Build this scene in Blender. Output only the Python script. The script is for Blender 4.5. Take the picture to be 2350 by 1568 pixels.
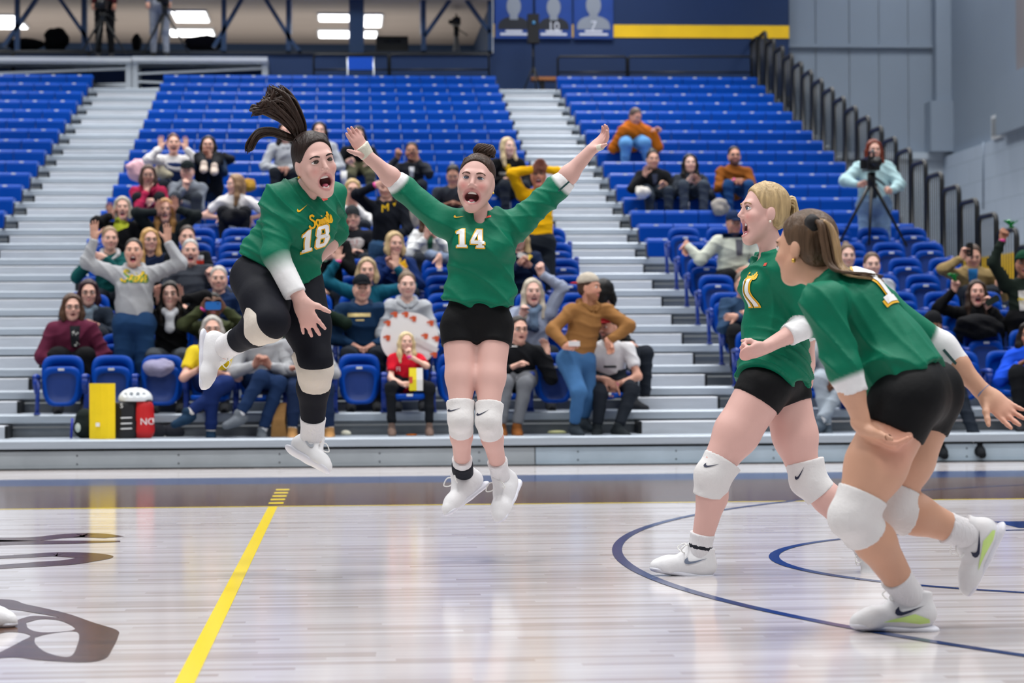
import bpy, math, random
import numpy as np
from mathutils import Vector, Matrix
from mathutils.bvhtree import BVHTree
random.seed(7); np.random.seed(7)
for o in list(bpy.data.objects): bpy.data.objects.remove(o)
scene = bpy.context.scene
COL = scene.collection

# ---------------------------------------------------------------- camera
FPX, HORIZON, ROLL, CAM_H, YAW = 5079.7, 826.64, -0.00534, 0.9605, 0.07496   # for a 2350 x 1568 frame
TH = math.atan((HORIZON-784)/FPX)
A3 = np.array
F0 = A3([math.sin(YAW), math.cos(YAW), 0]); R0 = A3([math.cos(YAW), -math.sin(YAW), 0]); UZ = A3([0, 0, 1.])
FW = math.cos(TH)*F0+math.sin(TH)*UZ; UP0 = -math.sin(TH)*F0+math.cos(TH)*UZ
RC = math.cos(ROLL)*R0+math.sin(ROLL)*UP0; UC = -math.sin(ROLL)*R0+math.cos(ROLL)*UP0
CAM = A3([0, 0, CAM_H])
cd = bpy.data.cameras.new('camera'); cam = bpy.data.objects.new('camera', cd); COL.objects.link(cam)
cd.sensor_fit = 'HORIZONTAL'; cd.sensor_width = 36; cd.lens = FPX/2350*36
M = Matrix(((RC[0], UC[0], -FW[0], 0), (RC[1], UC[1], -FW[1], 0), (RC[2], UC[2], -FW[2], CAM_H), (0, 0, 0, 1)))
cam.matrix_world = M
cd.clip_start = .1; cd.clip_end = 200
cd.dof.use_dof = True; cd.dof.focus_distance = 10.1; cd.dof.aperture_fstop = 3.4
scene.camera = cam
# ---------------------------------------------------------------- light
scene.view_settings.view_transform = 'Standard'; scene.view_settings.look = 'None'
scene.view_settings.exposure = 0.0; scene.view_settings.gamma = 1; scene.view_settings.use_curve_mapping = False
world = bpy.data.worlds.new('gym_air'); scene.world = world; world.use_nodes = True
world.node_tree.nodes['Background'].inputs[0].default_value = (0.86, 0.93, 1.0, 1)
world.node_tree.nodes['Background'].inputs[1].default_value = 0.20
def lamp(name, loc, sx, sy, power, color=(1, .985, .97)):
    l = bpy.data.lights.new(name, 'AREA'); l.shape = 'RECTANGLE'; l.size = sx; l.size_y = sy; l.energy = power; l.color = color; l.spread = math.radians(125)
    o = bpy.data.objects.new(name, l); COL.objects.link(o); o.location = loc
    return o
for ly, pw in ((3, 190), (9, 225), (15, 235), (21, 260), (27.5, 300), (33.5, 300), (37.6, 150)):            # rows of high-bay fixtures under the gym roof
    for lx in (-7.5, -1.5, 4.5, 10.5):
        lamp('high_bay_light', (lx, ly, 10.5), 2.4, 1.2, pw)

# ---------------------------------------------------------------- pixel helpers (photo measurements -> metres)
def ray(px, py): return FW+RC*(px-1175)/FPX-UC*(py-784)/FPX
def onY(px, py, Y): r = ray(px, py); return CAM+r*(Y/r[1])
def onZ(px, py, Z): r = ray(px, py); return CAM+r*((Z-CAM_H)/r[2])
def onX(px, py, X): r = ray(px, py); return CAM+r*(X/r[0])
def nrm(v): v = np.asarray(v, float); return v/max(1e-9, np.linalg.norm(v))

# ---------------------------------------------------------------- materials
MATS = {}
def lin(c):
    if isinstance(c, str):
        c = [int(c[i:i+2], 16)/255 for i in (0, 2, 4)]
    return tuple(((v/12.92) if v <= .04045 else ((v+.055)/1.055)**2.4) for v in c[:3])+(1,)
def mat(name, color, rough=.6, metal=0., bump=0., bscale=30., stretch=(1, 1, 1), var=0., coat=0., emit=0., attr=None, spec=.5, sheen=0.):
    key = name
    if key in MATS: return MATS[key]
    m = bpy.data.materials.new(name); m.use_nodes = True; MATS[key] = m
    nt = m.node_tree; b = nt.nodes['Principled BSDF']; c = lin(color)
    b.inputs['Base Color'].default_value = c; b.inputs['Roughness'].default_value = rough; b.inputs['Metallic'].default_value = metal
    b.inputs['Coat Weight'].default_value = coat; b.inputs['Specular IOR Level'].default_value = spec
    if sheen: b.inputs['Sheen Weight'].default_value = sheen
    if emit:
        b.inputs['Emission Color'].default_value = c; b.inputs['Emission Strength'].default_value = emit
    src = None
    if attr:
        a = nt.nodes.new('ShaderNodeAttribute'); a.attribute_name = attr; src = a.outputs['Color']
    if bump or var:
        tc = nt.nodes.new('ShaderNodeTexCoord'); mp = nt.nodes.new('ShaderNodeMapping'); mp.inputs['Scale'].default_value = stretch
        nz = nt.nodes.new('ShaderNodeTexNoise'); nz.inputs['Scale'].default_value = bscale; nz.inputs['Detail'].default_value = 3
        nt.links.new(tc.outputs['Object'], mp.inputs[0]); nt.links.new(mp.outputs[0], nz.inputs['Vector'])
        if bump:
            bp = nt.nodes.new('ShaderNodeBump'); bp.inputs['Strength'].default_value = bump; bp.inputs['Distance'].default_value = .02
            nt.links.new(nz.outputs['Fac'], bp.inputs['Height']); nt.links.new(bp.outputs[0], b.inputs['Normal'])
        if var:
            hs = nt.nodes.new('ShaderNodeHueSaturation'); mr = nt.nodes.new('ShaderNodeMapRange')
            mr.inputs['To Min'].default_value = 1-var; mr.inputs['To Max'].default_value = 1+var; mr.inputs['From Min'].default_value = .3; mr.inputs['From Max'].default_value = .7
            nt.links.new(nz.outputs['Fac'], mr.inputs['Value']); nt.links.new(mr.outputs[0], hs.inputs['Value'])
            if src: nt.links.new(src, hs.inputs['Color'])
            else: hs.inputs['Color'].default_value = c
            src = hs.outputs[0]
    if src: nt.links.new(src, b.inputs['Base Color'])
    return m
def cloth(hexc, kind='k'):
    return mat('cloth_%s_%s' % (kind, hexc), hexc, .85, bump=.35 if kind == 'k' else .6, bscale=9 if kind == 'k' else 16, var=.06, spec=.12)

# ---------------------------------------------------------------- objects
def wloc(o):
    v = np.zeros(3)
    while o is not None:
        v += A3(o.location); o = o.parent
    return v
def mesh_data(name, V, F, mats, smooth=True, cols=None, mi=None):
    me = bpy.data.meshes.new(name); V = np.asarray(V, np.float32)
    me.vertices.add(len(V)); me.vertices.foreach_set('co', V.ravel())
    if isinstance(F, np.ndarray):
        n = F.shape[1]; tot = F.size; fl = F.astype(np.int32).ravel(); st = np.arange(0, tot, n, dtype=np.int32); lt = np.full(len(F), n, np.int32)
    else:
        lt = np.array([len(f) for f in F], np.int32); st = np.concatenate([[0], np.cumsum(lt)[:-1]]).astype(np.int32) if len(F) else np.zeros(0, np.int32)
        fl = np.array([i for f in F for i in f], np.int32); tot = len(fl)
    me.loops.add(tot); me.loops.foreach_set('vertex_index', fl)
    me.polygons.add(len(lt)); me.polygons.foreach_set('loop_start', st); me.polygons.foreach_set('loop_total', lt)
    for m in (mats if isinstance(mats, (list, tuple)) else [mats]): me.materials.append(m)
    if mi is not None: me.polygons.foreach_set('material_index', np.asarray(mi, np.int32))
    if cols is not None:
        a = me.color_attributes.new('Col', 'FLOAT_COLOR', 'POINT')
        c4 = np.ones((len(V), 4), np.float32); c4[:, :3] = cols; a.data.foreach_set('color', c4.ravel())
    me.update(calc_edges=True); me.validate()
    me.polygons.foreach_set('use_smooth', np.full(len(me.polygons), smooth)); 
    return me
def link(name, me, parent=None, loc=None):
    o = bpy.data.objects.new(name, me); COL.objects.link(o)
    if parent is not None: o.parent = parent
    if loc is not None: o.location = loc
    return o
def mk(name, V, F, mats, parent=None, smooth=True, cols=None, mi=None):
    """one mesh object, vertices given in world metres"""
    V = np.asarray(V, np.float64)
    if parent is not None: V = V-wloc(parent)
    return link(name, mesh_data(name, V, F, mats, smooth, cols, mi), parent)
def tag(o, label=None, cat=None, group=None, kind=None):
    if label: o['label'] = label
    if cat: o['category'] = cat
    if group: o['group'] = group
    if kind: o['kind'] = kind
    return o
def empty(name, loc, label=None, cat=None, group=None, kind=None):
    o = bpy.data.objects.new(name, None); COL.objects.link(o); o.location = loc; o.empty_display_size = .1
    return tag(o, label, cat, group, kind)
def boxes(bl):
    V = []; F = []
    for (x0, x1, y0, y1, z0, z1) in bl:
        n = len(V)
        V += [(x0, y0, z0), (x1, y0, z0), (x1, y1, z0), (x0, y1, z0), (x0, y0, z1), (x1, y0, z1), (x1, y1, z1), (x0, y1, z1)]
        F += [(n, n+3, n+2, n+1), (n+4, n+5, n+6, n+7), (n, n+1, n+5, n+4), (n+1, n+2, n+6, n+5), (n+2, n+3, n+7, n+6), (n+3, n, n+4, n+7)]
    return V, np.array(F)
def bar(a, b, w, d=None, up=(0, 0, 1)):
    """box bar between two points"""
    a = A3(a, float); b = A3(b, float); d = w if d is None else d
    t = nrm(b-a); s = np.cross(t, up)
    if np.linalg.norm(s) < 1e-3: s = np.cross(t, (0, 1, 0))
    s = nrm(s); u = np.cross(s, t)
    V = [p+s*i*w/2+u*j*d/2 for p in (a, b) for i, j in ((-1, -1), (1, -1), (1, 1), (-1, 1))]
    return V, np.array([(0, 3, 2, 1), (4, 5, 6, 7), (0, 1, 5, 4), (1, 2, 6, 5), (2, 3, 7, 6), (3, 0, 4, 7)])
def join(*parts):
    V = []; F = []; n = 0
    for v, f in parts:
        V += [tuple(p) for p in v]; F += [tuple(i+n for i in q) for q in f]; n += len(v)
    return V, F
def tube(P, r, n=6, closed=False):
    P = np.asarray(P, float); N = len(P); r = np.broadcast_to(np.asarray(r, float), (N,))
    T = np.gradient(P, axis=0) if not closed else (np.roll(P, -1, 0)-np.roll(P, 1, 0))
    T /= np.maximum(1e-9, np.linalg.norm(T, axis=1))[:, None]
    ref = A3([0, 0, 1.]) if abs(T[0][2]) < .9 else A3([1., 0, 0])
    V = []
    u = nrm(np.cross(T[0], ref))
    for i in range(N):
        u = nrm(u-T[i]*np.dot(u, T[i])); w = np.cross(T[i], u)
        for k in range(n):
            a = 2*math.pi*k/n; V.append(P[i]+r[i]*(math.cos(a)*u+math.sin(a)*w))
    F = []
    for i in range(N if closed else N-1):
        j = (i+1) % N
        for k in range(n): F.append((i*n+k, i*n+(k+1) % n, j*n+(k+1) % n, j*n+k))
    if not closed:
        F.append(tuple(range(n))[::-1]); F.append(tuple((N-1)*n+k for k in range(n)))
    return V, F
def curve_pts(P, n=8):
    """Catmull-Rom through control points"""
    P = np.asarray(P, float); Q = np.vstack([2*P[0]-P[1], P, 2*P[-1]-P[-2]]); out = []
    for i in range(1, len(Q)-2):
        for t in np.linspace(0, 1, n, endpoint=False):
            a, b, c, d = Q[i-1], Q[i], Q[i+1], Q[i+2]
            out.append(.5*((2*b)+(c-a)*t+(2*a-5*b+4*c-d)*t*t+(3*b-a-3*c+d)*t**3))
    out.append(P[-1]); return np.array(out)
def extrude_x(prof, x0, x1):
    """closed (y,z) profile extruded along x"""
    n = len(prof); V = [(x0, y, z) for y, z in prof]+[(x1, y, z) for y, z in prof]
    F = [(i, (i+1) % n, n+(i+1) % n, n+i) for i in range(n)]+[tuple(range(n))[::-1], tuple(range(n, 2*n))]
    return V, F
def sphere(c, r, nu=12, nv=8, ax=None):
    V = []; c = A3(c, float); r = np.broadcast_to(np.asarray(r, float), (3,)); ax = np.eye(3) if ax is None else ax
    for i in range(nv+1):
        t = math.pi*i/nv
        for k in range(nu):
            a = 2*math.pi*k/nu; p = A3([math.sin(t)*math.cos(a), math.cos(t), math.sin(t)*math.sin(a)])*r
            V.append(c+p[0]*ax[0]+p[1]*ax[1]+p[2]*ax[2])
    F = [(i*nu+k, i*nu+(k+1) % nu, (i+1)*nu+(k+1) % nu, (i+1)*nu+k) for i in range(nv) for k in range(nu)]
    return V, np.array(F)
def ngon_prism(P2, org, ax, ay, an, depth):
    """closed 2-D outline made into a slab with thickness"""
    n = len(P2); org = A3(org, float)
    V = [org+p[0]*ax+p[1]*ay for p in P2]+[org+p[0]*ax+p[1]*ay-an*depth for p in P2]
    return V, [tuple(range(n)), tuple(range(n, 2*n))[::-1]]+[(i, n+i, n+(i+1) % n, (i+1) % n) for i in range(n)]

# ---------------------------------------------------------------- implicit surfaces (bodies, clothes, hair)
class SDF:
    def __init__(s): s.ops = []
    def cone(s, a, b, ra, rb, k=.03, n=None, f=1., capa=False, capb=False, op='u'):
        s.ops.append((op, 'c', A3(a, float), A3(b, float), ra, rb, k, None if n is None else nrm(n), f, capa, capb)); return s
    def chain(s, pts, rs, k=.03, **kw):
        for i in range(len(pts)-1): s.cone(pts[i], pts[i+1], rs[i], rs[i+1], k, **kw)
        return s
    def ell(s, c, r, ax=None, k=.02, op='u'):
        s.ops.append((op, 'e', A3(c, float), np.eye(3) if ax is None else np.asarray(ax, float), A3(r, float), k)); return s
    def cut(s, p, n, k=.004):
        """remove everything on the +n side of the plane"""
        s.ops.append(('p', 'p', A3(p, float), nrm(n), k)); return s
    def bounds(s):
        lo = np.full(3, 1e9); hi = -lo
        for o in s.ops:
            if o[0] != 'u': continue
            if o[1] == 'c':
                r = max(o[4], o[5])
                lo = np.minimum(lo, np.minimum(o[2], o[3])-r); hi = np.maximum(hi, np.maximum(o[2], o[3])+r)
            else:
                e = np.abs(o[3]).T@o[4]; lo = np.minimum(lo, o[2]-e); hi = np.maximum(hi, o[2]+e)
        return lo, hi
    def mesh(s, h, box=None):
        lo, hi = s.bounds()
        if box is not None: lo = np.maximum(lo, box[0]); hi = np.minimum(hi, box[1])
        else: lo = lo-2*h; hi = hi+2*h
        lo = np.floor(lo/h)*h-h*.0
        n = np.maximum(3, np.ceil((hi-lo)/h).astype(int)+1)
        D = np.full(n, .3, np.float32)
        gx = [(lo[i]+h*np.arange(n[i])).astype(np.float32) for i in range(3)]
        for o in s.ops:
            op = o[0]
            if op == 'p':
                d = ((gx[0]-o[2][0])*o[3][0])[:, None, None]+((gx[1]-o[2][1])*o[3][1])[None, :, None]+((gx[2]-o[2][2])*o[3][2])[None, None, :]
                D = np.maximum(D, d); continue
            if o[1] == 'c':
                _, _, a, b, ra, rb, k, nn, f, ca, cb = o; r = max(ra, rb)
                l = np.minimum(a, b)-r; u = np.maximum(a, b)+r
            else:
                _, _, c, ax, rr, k = o; e = np.abs(ax).T@rr; l = c-e; u = c+e
            mg = k+2.5*h
            i0 = np.clip(np.floor((l-mg-lo)/h).astype(int), 0, n); i1 = np.clip(np.ceil((u+mg-lo)/h).astype(int)+1, 0, n)
            if (i1 <= i0).any(): continue
            sl = tuple(slice(i0[i], i1[i]) for i in range(3))
            X = gx[0][sl[0]][:, None, None]; Y = gx[1][sl[1]][None, :, None]; Z = gx[2][sl[2]][None, None, :]
            if o[1] == 'c':
                ab = b-a; L2 = max(1e-9, float(ab@ab))
                x = X-np.float32(a[0]); y = Y-np.float32(a[1]); z = Z-np.float32(a[2])
                tt = (x*np.float32(ab[0]/L2)+y*np.float32(ab[1]/L2)+z*np.float32(ab[2]/L2)); t = np.clip(tt, 0, 1)
                x = x-t*np.float32(ab[0]); y = y-t*np.float32(ab[1]); z = z-t*np.float32(ab[2])
                q = x*x+y*y+z*z
                if nn is not None:
                    w = x*np.float32(nn[0])+y*np.float32(nn[1])+z*np.float32(nn[2]); q = q+np.float32(f*f-1)*w*w
                d = np.sqrt(q)-(np.float32(ra)+t*np.float32(rb-ra))
                L = math.sqrt(L2)
                if cb: d = np.maximum(d, (tt-1)*np.float32(L))
                if ca: d = np.maximum(d, -tt*np.float32(L))
            else:
                x = X-np.float32(c[0]); y = Y-np.float32(c[1]); z = Z-np.float32(c[2]); k0 = 0; k1 = 0
                for i in range(3):
                    q = (x*np.float32(ax[i][0])+y*np.float32(ax[i][1])+z*np.float32(ax[i][2]))/np.float32(rr[i]); k0 = k0+q*q; q = q/np.float32(rr[i]); k1 = k1+q*q
                k0 = np.sqrt(k0); d = k0*(k0-1)/np.maximum(np.sqrt(k1), 1e-6)
            Dv = D[sl]
            if op == 'u':
                hh = np.maximum(np.float32(k)-np.abs(Dv-d), 0)/np.float32(max(k, 1e-6)); D[sl] = np.minimum(Dv, d)-hh*hh*np.float32(k*.25)
            else:
                d = -d; hh = np.maximum(np.float32(k)-np.abs(Dv-d), 0)/np.float32(max(k, 1e-6)); D[sl] = np.maximum(Dv, d)+hh*hh*np.float32(k*.25)
        return nets(D, lo, h)
CO = np.array([(0, 0, 0), (1, 0, 0), (0, 1, 0), (1, 1, 0), (0, 0, 1), (1, 0, 1), (0, 1, 1), (1, 1, 1)])
ED = [(0, 1), (2, 3), (4, 5), (6, 7), (0, 2), (1, 3), (4, 6), (5, 7), (0, 4), (1, 5), (2, 6), (3, 7)]
def nets(D, lo, h):
    S = D < 0; n = D.shape
    c = np.zeros([i-1 for i in n], np.uint8)
    for dx, dy, dz in CO: c += S[dx:n[0]-1+dx, dy:n[1]-1+dy, dz:n[2]-1+dz]
    act = np.argwhere((c > 0) & (c < 8))
    if len(act) == 0: return np.zeros((0, 3)), np.zeros((0, 4), int)
    vals = np.stack([D[act[:, 0]+a, act[:, 1]+b, act[:, 2]+g] for a, b, g in CO], 1)
    acc = np.zeros((len(act), 3)); cnt = np.zeros(len(act))
    for a, b in ED:
        va = vals[:, a]; vb = vals[:, b]; m = (va < 0) != (vb < 0)
        t = np.where(m, va/np.where(m, va-vb, 1), 0)
        acc += np.where(m[:, None], CO[a]+t[:, None]*(CO[b]-CO[a]), 0); cnt += m
    V = lo+h*(act+acc/cnt[:, None])
    idx = np.full(c.shape, -1, np.int32); idx[tuple(act.T)] = np.arange(len(act))
    Fs = []
    for ax in range(3):
        a1, a2 = [(1, 2), (2, 0), (0, 1)][ax]
        s0 = [slice(None)]*3; s1 = [slice(None)]*3
        s0[ax] = slice(0, n[ax]-1); s1[ax] = slice(1, n[ax])
        cr = S[tuple(s0)] != S[tuple(s1)]
        e = np.argwhere(cr); ok = (e[:, a1] > 0) & (e[:, a2] > 0) & (e[:, a1] < n[a1]-1) & (e[:, a2] < n[a2]-1); e = e[ok]
        if len(e) == 0: continue
        d1 = np.zeros(3, int); d1[a1] = 1; d2 = np.zeros(3, int); d2[a2] = 1
        q = np.stack([idx[tuple((e-d1-d2).T)], idx[tuple((e-d2).T)], idx[tuple(e.T)], idx[tuple((e-d1).T)]], 1)
        inside = S[tuple(e.T)]; q[~inside] = q[~inside][:, ::-1]
        Fs.append(q)
    F = np.vstack(Fs); F = F[(F >= 0).all(1)]
    return V, F
def sub(V, F, keep):
    """keep the faces whose vertices all satisfy keep; drop unused vertices"""
    F = F[keep[F].all(1)]; u, inv = np.unique(F, return_inverse=True)
    return V[u], inv.reshape(F.shape)
def merge(L):
    V = []; F = []; n = 0
    for v, f in L:
        if len(v) == 0: continue
        V.append(v); F.append(f+n); n += len(v)
    return np.vstack(V), np.vstack(F)
def vnormals(V, F):
    t = F; e1 = V[t[:, 1]]-V[t[:, 0]]; e2 = V[t[:, 2]]-V[t[:, 0]]; fn = np.cross(e1, e2); N = np.zeros_like(V)
    for i in range(t.shape[1]): np.add.at(N, t[:, i], fn)
    return N/np.maximum(1e-12, np.linalg.norm(N, axis=1))[:, None]
def wrinkle(V, F, amp=.004, fr=38., dirv=(.4, .2, 1.), seed=0):
    """soft folds pressed into cloth"""
    d = nrm(dirv); r = np.random.RandomState(seed); q = nrm(r.randn(3)); q2 = nrm(r.randn(3)); N = vnormals(V, F)
    a = V@d*fr+2.2*np.sin(V@q*9+seed)+1.3*np.sin(V@q2*17); env = .5+.5*np.sin(V@q2*7+V@q*5+seed*1.7)
    b = V@nrm(d+.8*q)*fr*.6+2.*np.sin(V@q2*11)
    return V+N*(amp*(((1-np.abs(np.sin(a*.5)))**2)*env*1.3+((1-np.abs(np.sin(b*.5)))**2)*(1-env)*1.1))[:, None]
# ================================================================ the hall
def Zk(k): return .2667+.2105*k+.00058*k*k
def Yk(k): return 20+.76*k
NROW = 25
X_LEFT_AISLE = (-4.22, -3.08); X_RIGHT_AISLE = (2.72, 3.62)
ORD = ['zeroth', 'first', 'second', 'third', 'fourth', 'fifth', 'sixth', 'seventh', 'eighth', 'ninth', 'tenth', 'eleventh', 'twelfth', 'thirteenth', 'fourteenth', 'fifteenth', 'sixteenth', 'seventeenth']

# ---- court floor
def floor_material(name, c1, c2, rough, tint=1.0):
    m = bpy.data.materials.new(name); m.use_nodes = True; nt = m.node_tree; b = nt.nodes['Principled BSDF']; N = nt.nodes.new; L = nt.links.new
    g = N('ShaderNodeNewGeometry'); mp = N('ShaderNodeMapping'); L(g.outputs['Position'], mp.inputs[0])
    sp = N('ShaderNodeSeparateXYZ'); L(g.outputs['Position'], sp.inputs[0])
    def mth(op, a, b=None):
        n = N('ShaderNodeMath'); n.operation = op
        for i, v in enumerate((a, b)):
            if v is None: continue
            if isinstance(v, (int, float)): n.inputs[i].default_value = v
            else: L(v, n.inputs[i])
        return n.outputs[0]
    row = mth('DIVIDE', sp.outputs['Y'], .0572); ri = mth('FLOOR', row); w1 = N('ShaderNodeTexWhiteNoise'); w1.noise_dimensions = '1D'; L(ri, w1.inputs['W'])
    xs = mth('ADD', mth('DIVIDE', sp.outputs['X'], .9), mth('MULTIPLY', w1.outputs['Value'], 7.3)); xi = mth('FLOOR', xs)
    cb = N('ShaderNodeCombineXYZ'); L(ri, cb.inputs['X']); L(xi, cb.inputs['Y']); w2 = N('ShaderNodeTexWhiteNoise'); w2.noise_dimensions = '2D'; L(cb.outputs[0], w2.inputs['Vector'])
    br = N('ShaderNodeMixRGB'); br.inputs['Color1'].default_value = lin(c1); br.inputs['Color2'].default_value = lin(c2); L(mth('POWER', w2.outputs['Value'], 1.6), br.inputs['Fac'])
    m2 = N('ShaderNodeMapping'); m2.inputs['Scale'].default_value = (.9, 26, 1); L(g.outputs['Position'], m2.inputs[0])
    nz = N('ShaderNodeTexNoise'); nz.inputs['Scale'].default_value = 1.6; nz.inputs['Detail'].default_value = 5; L(m2.outputs[0], nz.inputs['Vector'])
    mr = N('ShaderNodeMapRange'); mr.inputs['From Min'].default_value = .3; mr.inputs['From Max'].default_value = .72; mr.inputs['To Min'].default_value = .9; mr.inputs['To Max'].default_value = 1.08
    L(nz.outputs['Fac'], mr.inputs['Value'])
    hs = N('ShaderNodeHueSaturation'); L(br.outputs['Color'], hs.inputs['Color']); L(mr.outputs[0], hs.inputs['Value']); L(hs.outputs[0], b.inputs['Base Color'])
    bp = N('ShaderNodeBump'); bp.inputs['Strength'].default_value = .05; bp.inputs['Distance'].default_value = .004; L(nz.outputs['Fac'], bp.inputs['Height']); L(bp.outputs[0], b.inputs['Normal'])
    b.inputs['Roughness'].default_value = rough; b.inputs['Specular IOR Level'].default_value = .42
    return m
MAPLE = floor_material('maple_floor', 'd3cfd1', 'b9b0ae', .13)
STAIN = floor_material('stained_floor', '5c4133', '4a3429', .15)
NAVYF = mat('navy_floor_paint', '0f2f66', .15); YELF = mat('yellow_floor_paint', 'ffe200', .15)
V, F = boxes([(-16, 18, -6, 40, -.08, 0)])
floor = tag(mk('floor', V, F, MAPLE, smooth=False), 'pale maple sports floor with painted court lines', 'floor', kind='structure')
def paint(name, P, m, z, label=None):
    """flat paint on the floor, a closed outline"""
    V = [(x, y, z) for x, y in P]
    o = mk(name, V, [tuple(range(len(V)))] if len(V) < 60 else [tuple(range(len(V)))], m, floor, smooth=False)
    if label: o['label'] = label
    return o
def ring(name, c, r0, r1, a0, a1, m, z, n=96):
    V = []; 
    for i in range(n+1):
        a = a0+(a1-a0)*i/n
        V += [(c[0]+r0*math.cos(a), c[1]+r0*math.sin(a), z), (c[0]+r1*math.cos(a), c[1]+r1*math.sin(a), z)]
    F = np.array([(2*i, 2*i+1, 2*i+3, 2*i+2) for i in range(n)])
    if a1 > a0: F = F[:, ::-1][:, ::-1]
    return mk(name, V, F, m, floor, smooth=False)
def rect(x0, x1, y0, y1): return [(x0, y0), (x1, y0), (x1, y1), (x0, y1)]
paint('stained_band', rect(-16, 18, 14.74, 17.42), STAIN, .0010, 'brown stained wood band beside the court')
paint('navy_border', rect(-16, 18, 17.42, 18.42), NAVYF, .0010, 'navy painted border stripe')
paint('sideline', rect(-16, 18, 14.69, 14.74), YELF, .0016, 'thin yellow volleyball sideline')
paint('attack_line', rect(-.515, -.455, -6, 14.70), YELF, .0016, 'yellow volleyball attack line')
for i in range(5): paint('attack_dash', rect(-.525, -.425, 14.98+i*.39, 15.13+i*.39), YELF, .0020)
C3 = (8.033, 10.279); CF = (3.808, 10.279)
ring('three_point_line', C3, 6.70, 6.75, math.pi*.5, math.pi*1.5, NAVYF, .0022)
ring('free_throw_circle', CF, 1.75, 1.80, math.pi*.5, math.pi*1.5, NAVYF, .0022)
paint('lane_mark', rect(3.77, 9, 12.2, 12.70), NAVYF, .0018)
# stained wood logo at the left of the picture, half out of the frame
def fl(pts): return [tuple(onZ(x, y, 0)[:2]) for x, y in pts]
def smooth2(P, n=6):
    P = list(P)+[P[0]]; return [tuple(q) for q in curve_pts(np.array(P), n)[:-1]]
def band2d(P, w):
    """ribbon on the floor through photo points with half widths in metres"""
    q = curve_pts(np.array(fl(P)), 8); w = np.interp(np.linspace(0, 1, len(q)), np.linspace(0, 1, len(w)), w)
    T = np.gradient(q, axis=0); T /= np.linalg.norm(T, axis=1)[:, None]; Nn = np.stack([-T[:, 1], T[:, 0]], 1)
    V = np.vstack([q+Nn*w[:, None], q-Nn*w[:, None]]); n = len(q)
    return [(x, y, .0014) for x, y in V], np.array([(i, i+n, i+1+n, i+1) for i in range(n-1)])
def ring_fill(outer, holes, name):
    """filled outline with holes, triangulated"""
    cu = bpy.data.curves.new(name, 'CURVE'); cu.dimensions = '2D'; cu.fill_mode = 'BOTH'
    for P in [outer]+holes:
        s = cu.splines.new('POLY'); s.points.add(len(P)-1); s.use_cyclic_u = True
        for p, q in zip(s.points, P): p.co = (q[0], q[1], 0, 1)
    t = bpy.data.objects.new('tmp', cu); COL.objects.link(t)
    dg = bpy.context.evaluated_depsgraph_get(); me = t.evaluated_get(dg).to_mesh()
    V = [tuple(v.co) for v in me.vertices]; F = [tuple(p.vertices) for p in me.polygons]
    bpy.data.objects.remove(t); bpy.data.curves.remove(cu)
    return V, F
lo = smooth2(fl([(-260, 1375), (0, 1376), (60, 1388), (150, 1408), (215, 1430), (268, 1447), (271, 1462), (258, 1490), (240, 1513), (190, 1521), (90, 1516), (30, 1510), (-60, 1516), (-260, 1520)]), 6)
h1 = smooth2(fl([(60, 1430), (95, 1422), (140, 1426), (172, 1443), (150, 1450), (95, 1452), (66, 1444)]), 6)
h2 = smooth2(fl([(80, 1464), (110, 1456), (165, 1450), (181, 1456), (178, 1480), (160, 1508), (110, 1500), (82, 1480)]), 6)
h3 = smooth2(fl([(-60, 1395), (30, 1400), (135, 1418), (70, 1415), (0, 1440), (-60, 1460)]), 6)
h4 = smooth2(fl([(-60, 1480), (0, 1455), (40, 1452), (70, 1460), (50, 1472), (20, 1488), (-20, 1504), (-80, 1500)]), 6)
V, F = ring_fill(lo, [h1, h2, h3, h4], 'logo'); mk('floor_logo', [(x, y, .0014) for x, y, z in V], F, STAIN, floor, smooth=False)['label'] = 'brown stained letter logo'
for nm, P, w in [('floor_logo', [(-120, 1240), (40, 1239), (120, 1234), (190, 1229), (262, 1234)], [.16, .14, .10, .15, .07]),
                 ('floor_logo', [(-80, 1247), (60, 1246), (180, 1245), (276, 1243)], [.24, .13, .10, .04]),
                 ('floor_logo', [(-80, 1283), (60, 1277), (130, 1273), (185, 1275), (217, 1280), (180, 1288), (120, 1294), (0, 1302), (-80, 1308)], [.06, .09, .12, .12, .09, .09, .13, .09, .07])]:
    V, F = band2d(P, w); mk(nm, V, F, STAIN, floor, smooth=False)

# ---- bleacher
ALU = mat('bleacher_aluminium', 'a3adb8', .42, metal=.15, bump=.05, bscale=4, stretch=(.3, 8, 8), var=.07)
ALU2 = mat('bleacher_step', 'b9bec6', .5, metal=.05, bump=.08, bscale=5, stretch=(.6, 6, 6), var=.07)
STEEL = mat('bleacher_riser', '83898f', .55, metal=.1, var=.08, bscale=6)
BLACKM = mat('black_metal', '0b0f13', .45, spec=.4)
bl = empty('bleacher', (0, 20, 0), 'long grey telescopic bleacher with stepped aluminium decks', 'bleacher')
prof = [(0, -.078), (0, -.013), (.013, 0), (.86, 0), (.86, -.02), (.06, -.02), (.06, -.078)]
XA, XB = -7.2, 7.45
for k in range(NROW):
    V, F = extrude_x([(Yk(k)+y, Zk(k)+z) for y, z in prof], XA, XB)
    mk('deck', V, F, ALU, bl, smooth=False)
    zb = Zk(k-1) if k else 0
    if k:
        V, F = boxes([(XA, XB, Yk(k)+.09, Yk(k)+.11, zb, zb+.085), (XA, XB, Yk(k)+.09, Yk(k)+.11, zb+.10, Zk(k)-.03)])
        mk('riser', V, F, STEEL, bl, smooth=False)
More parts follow.
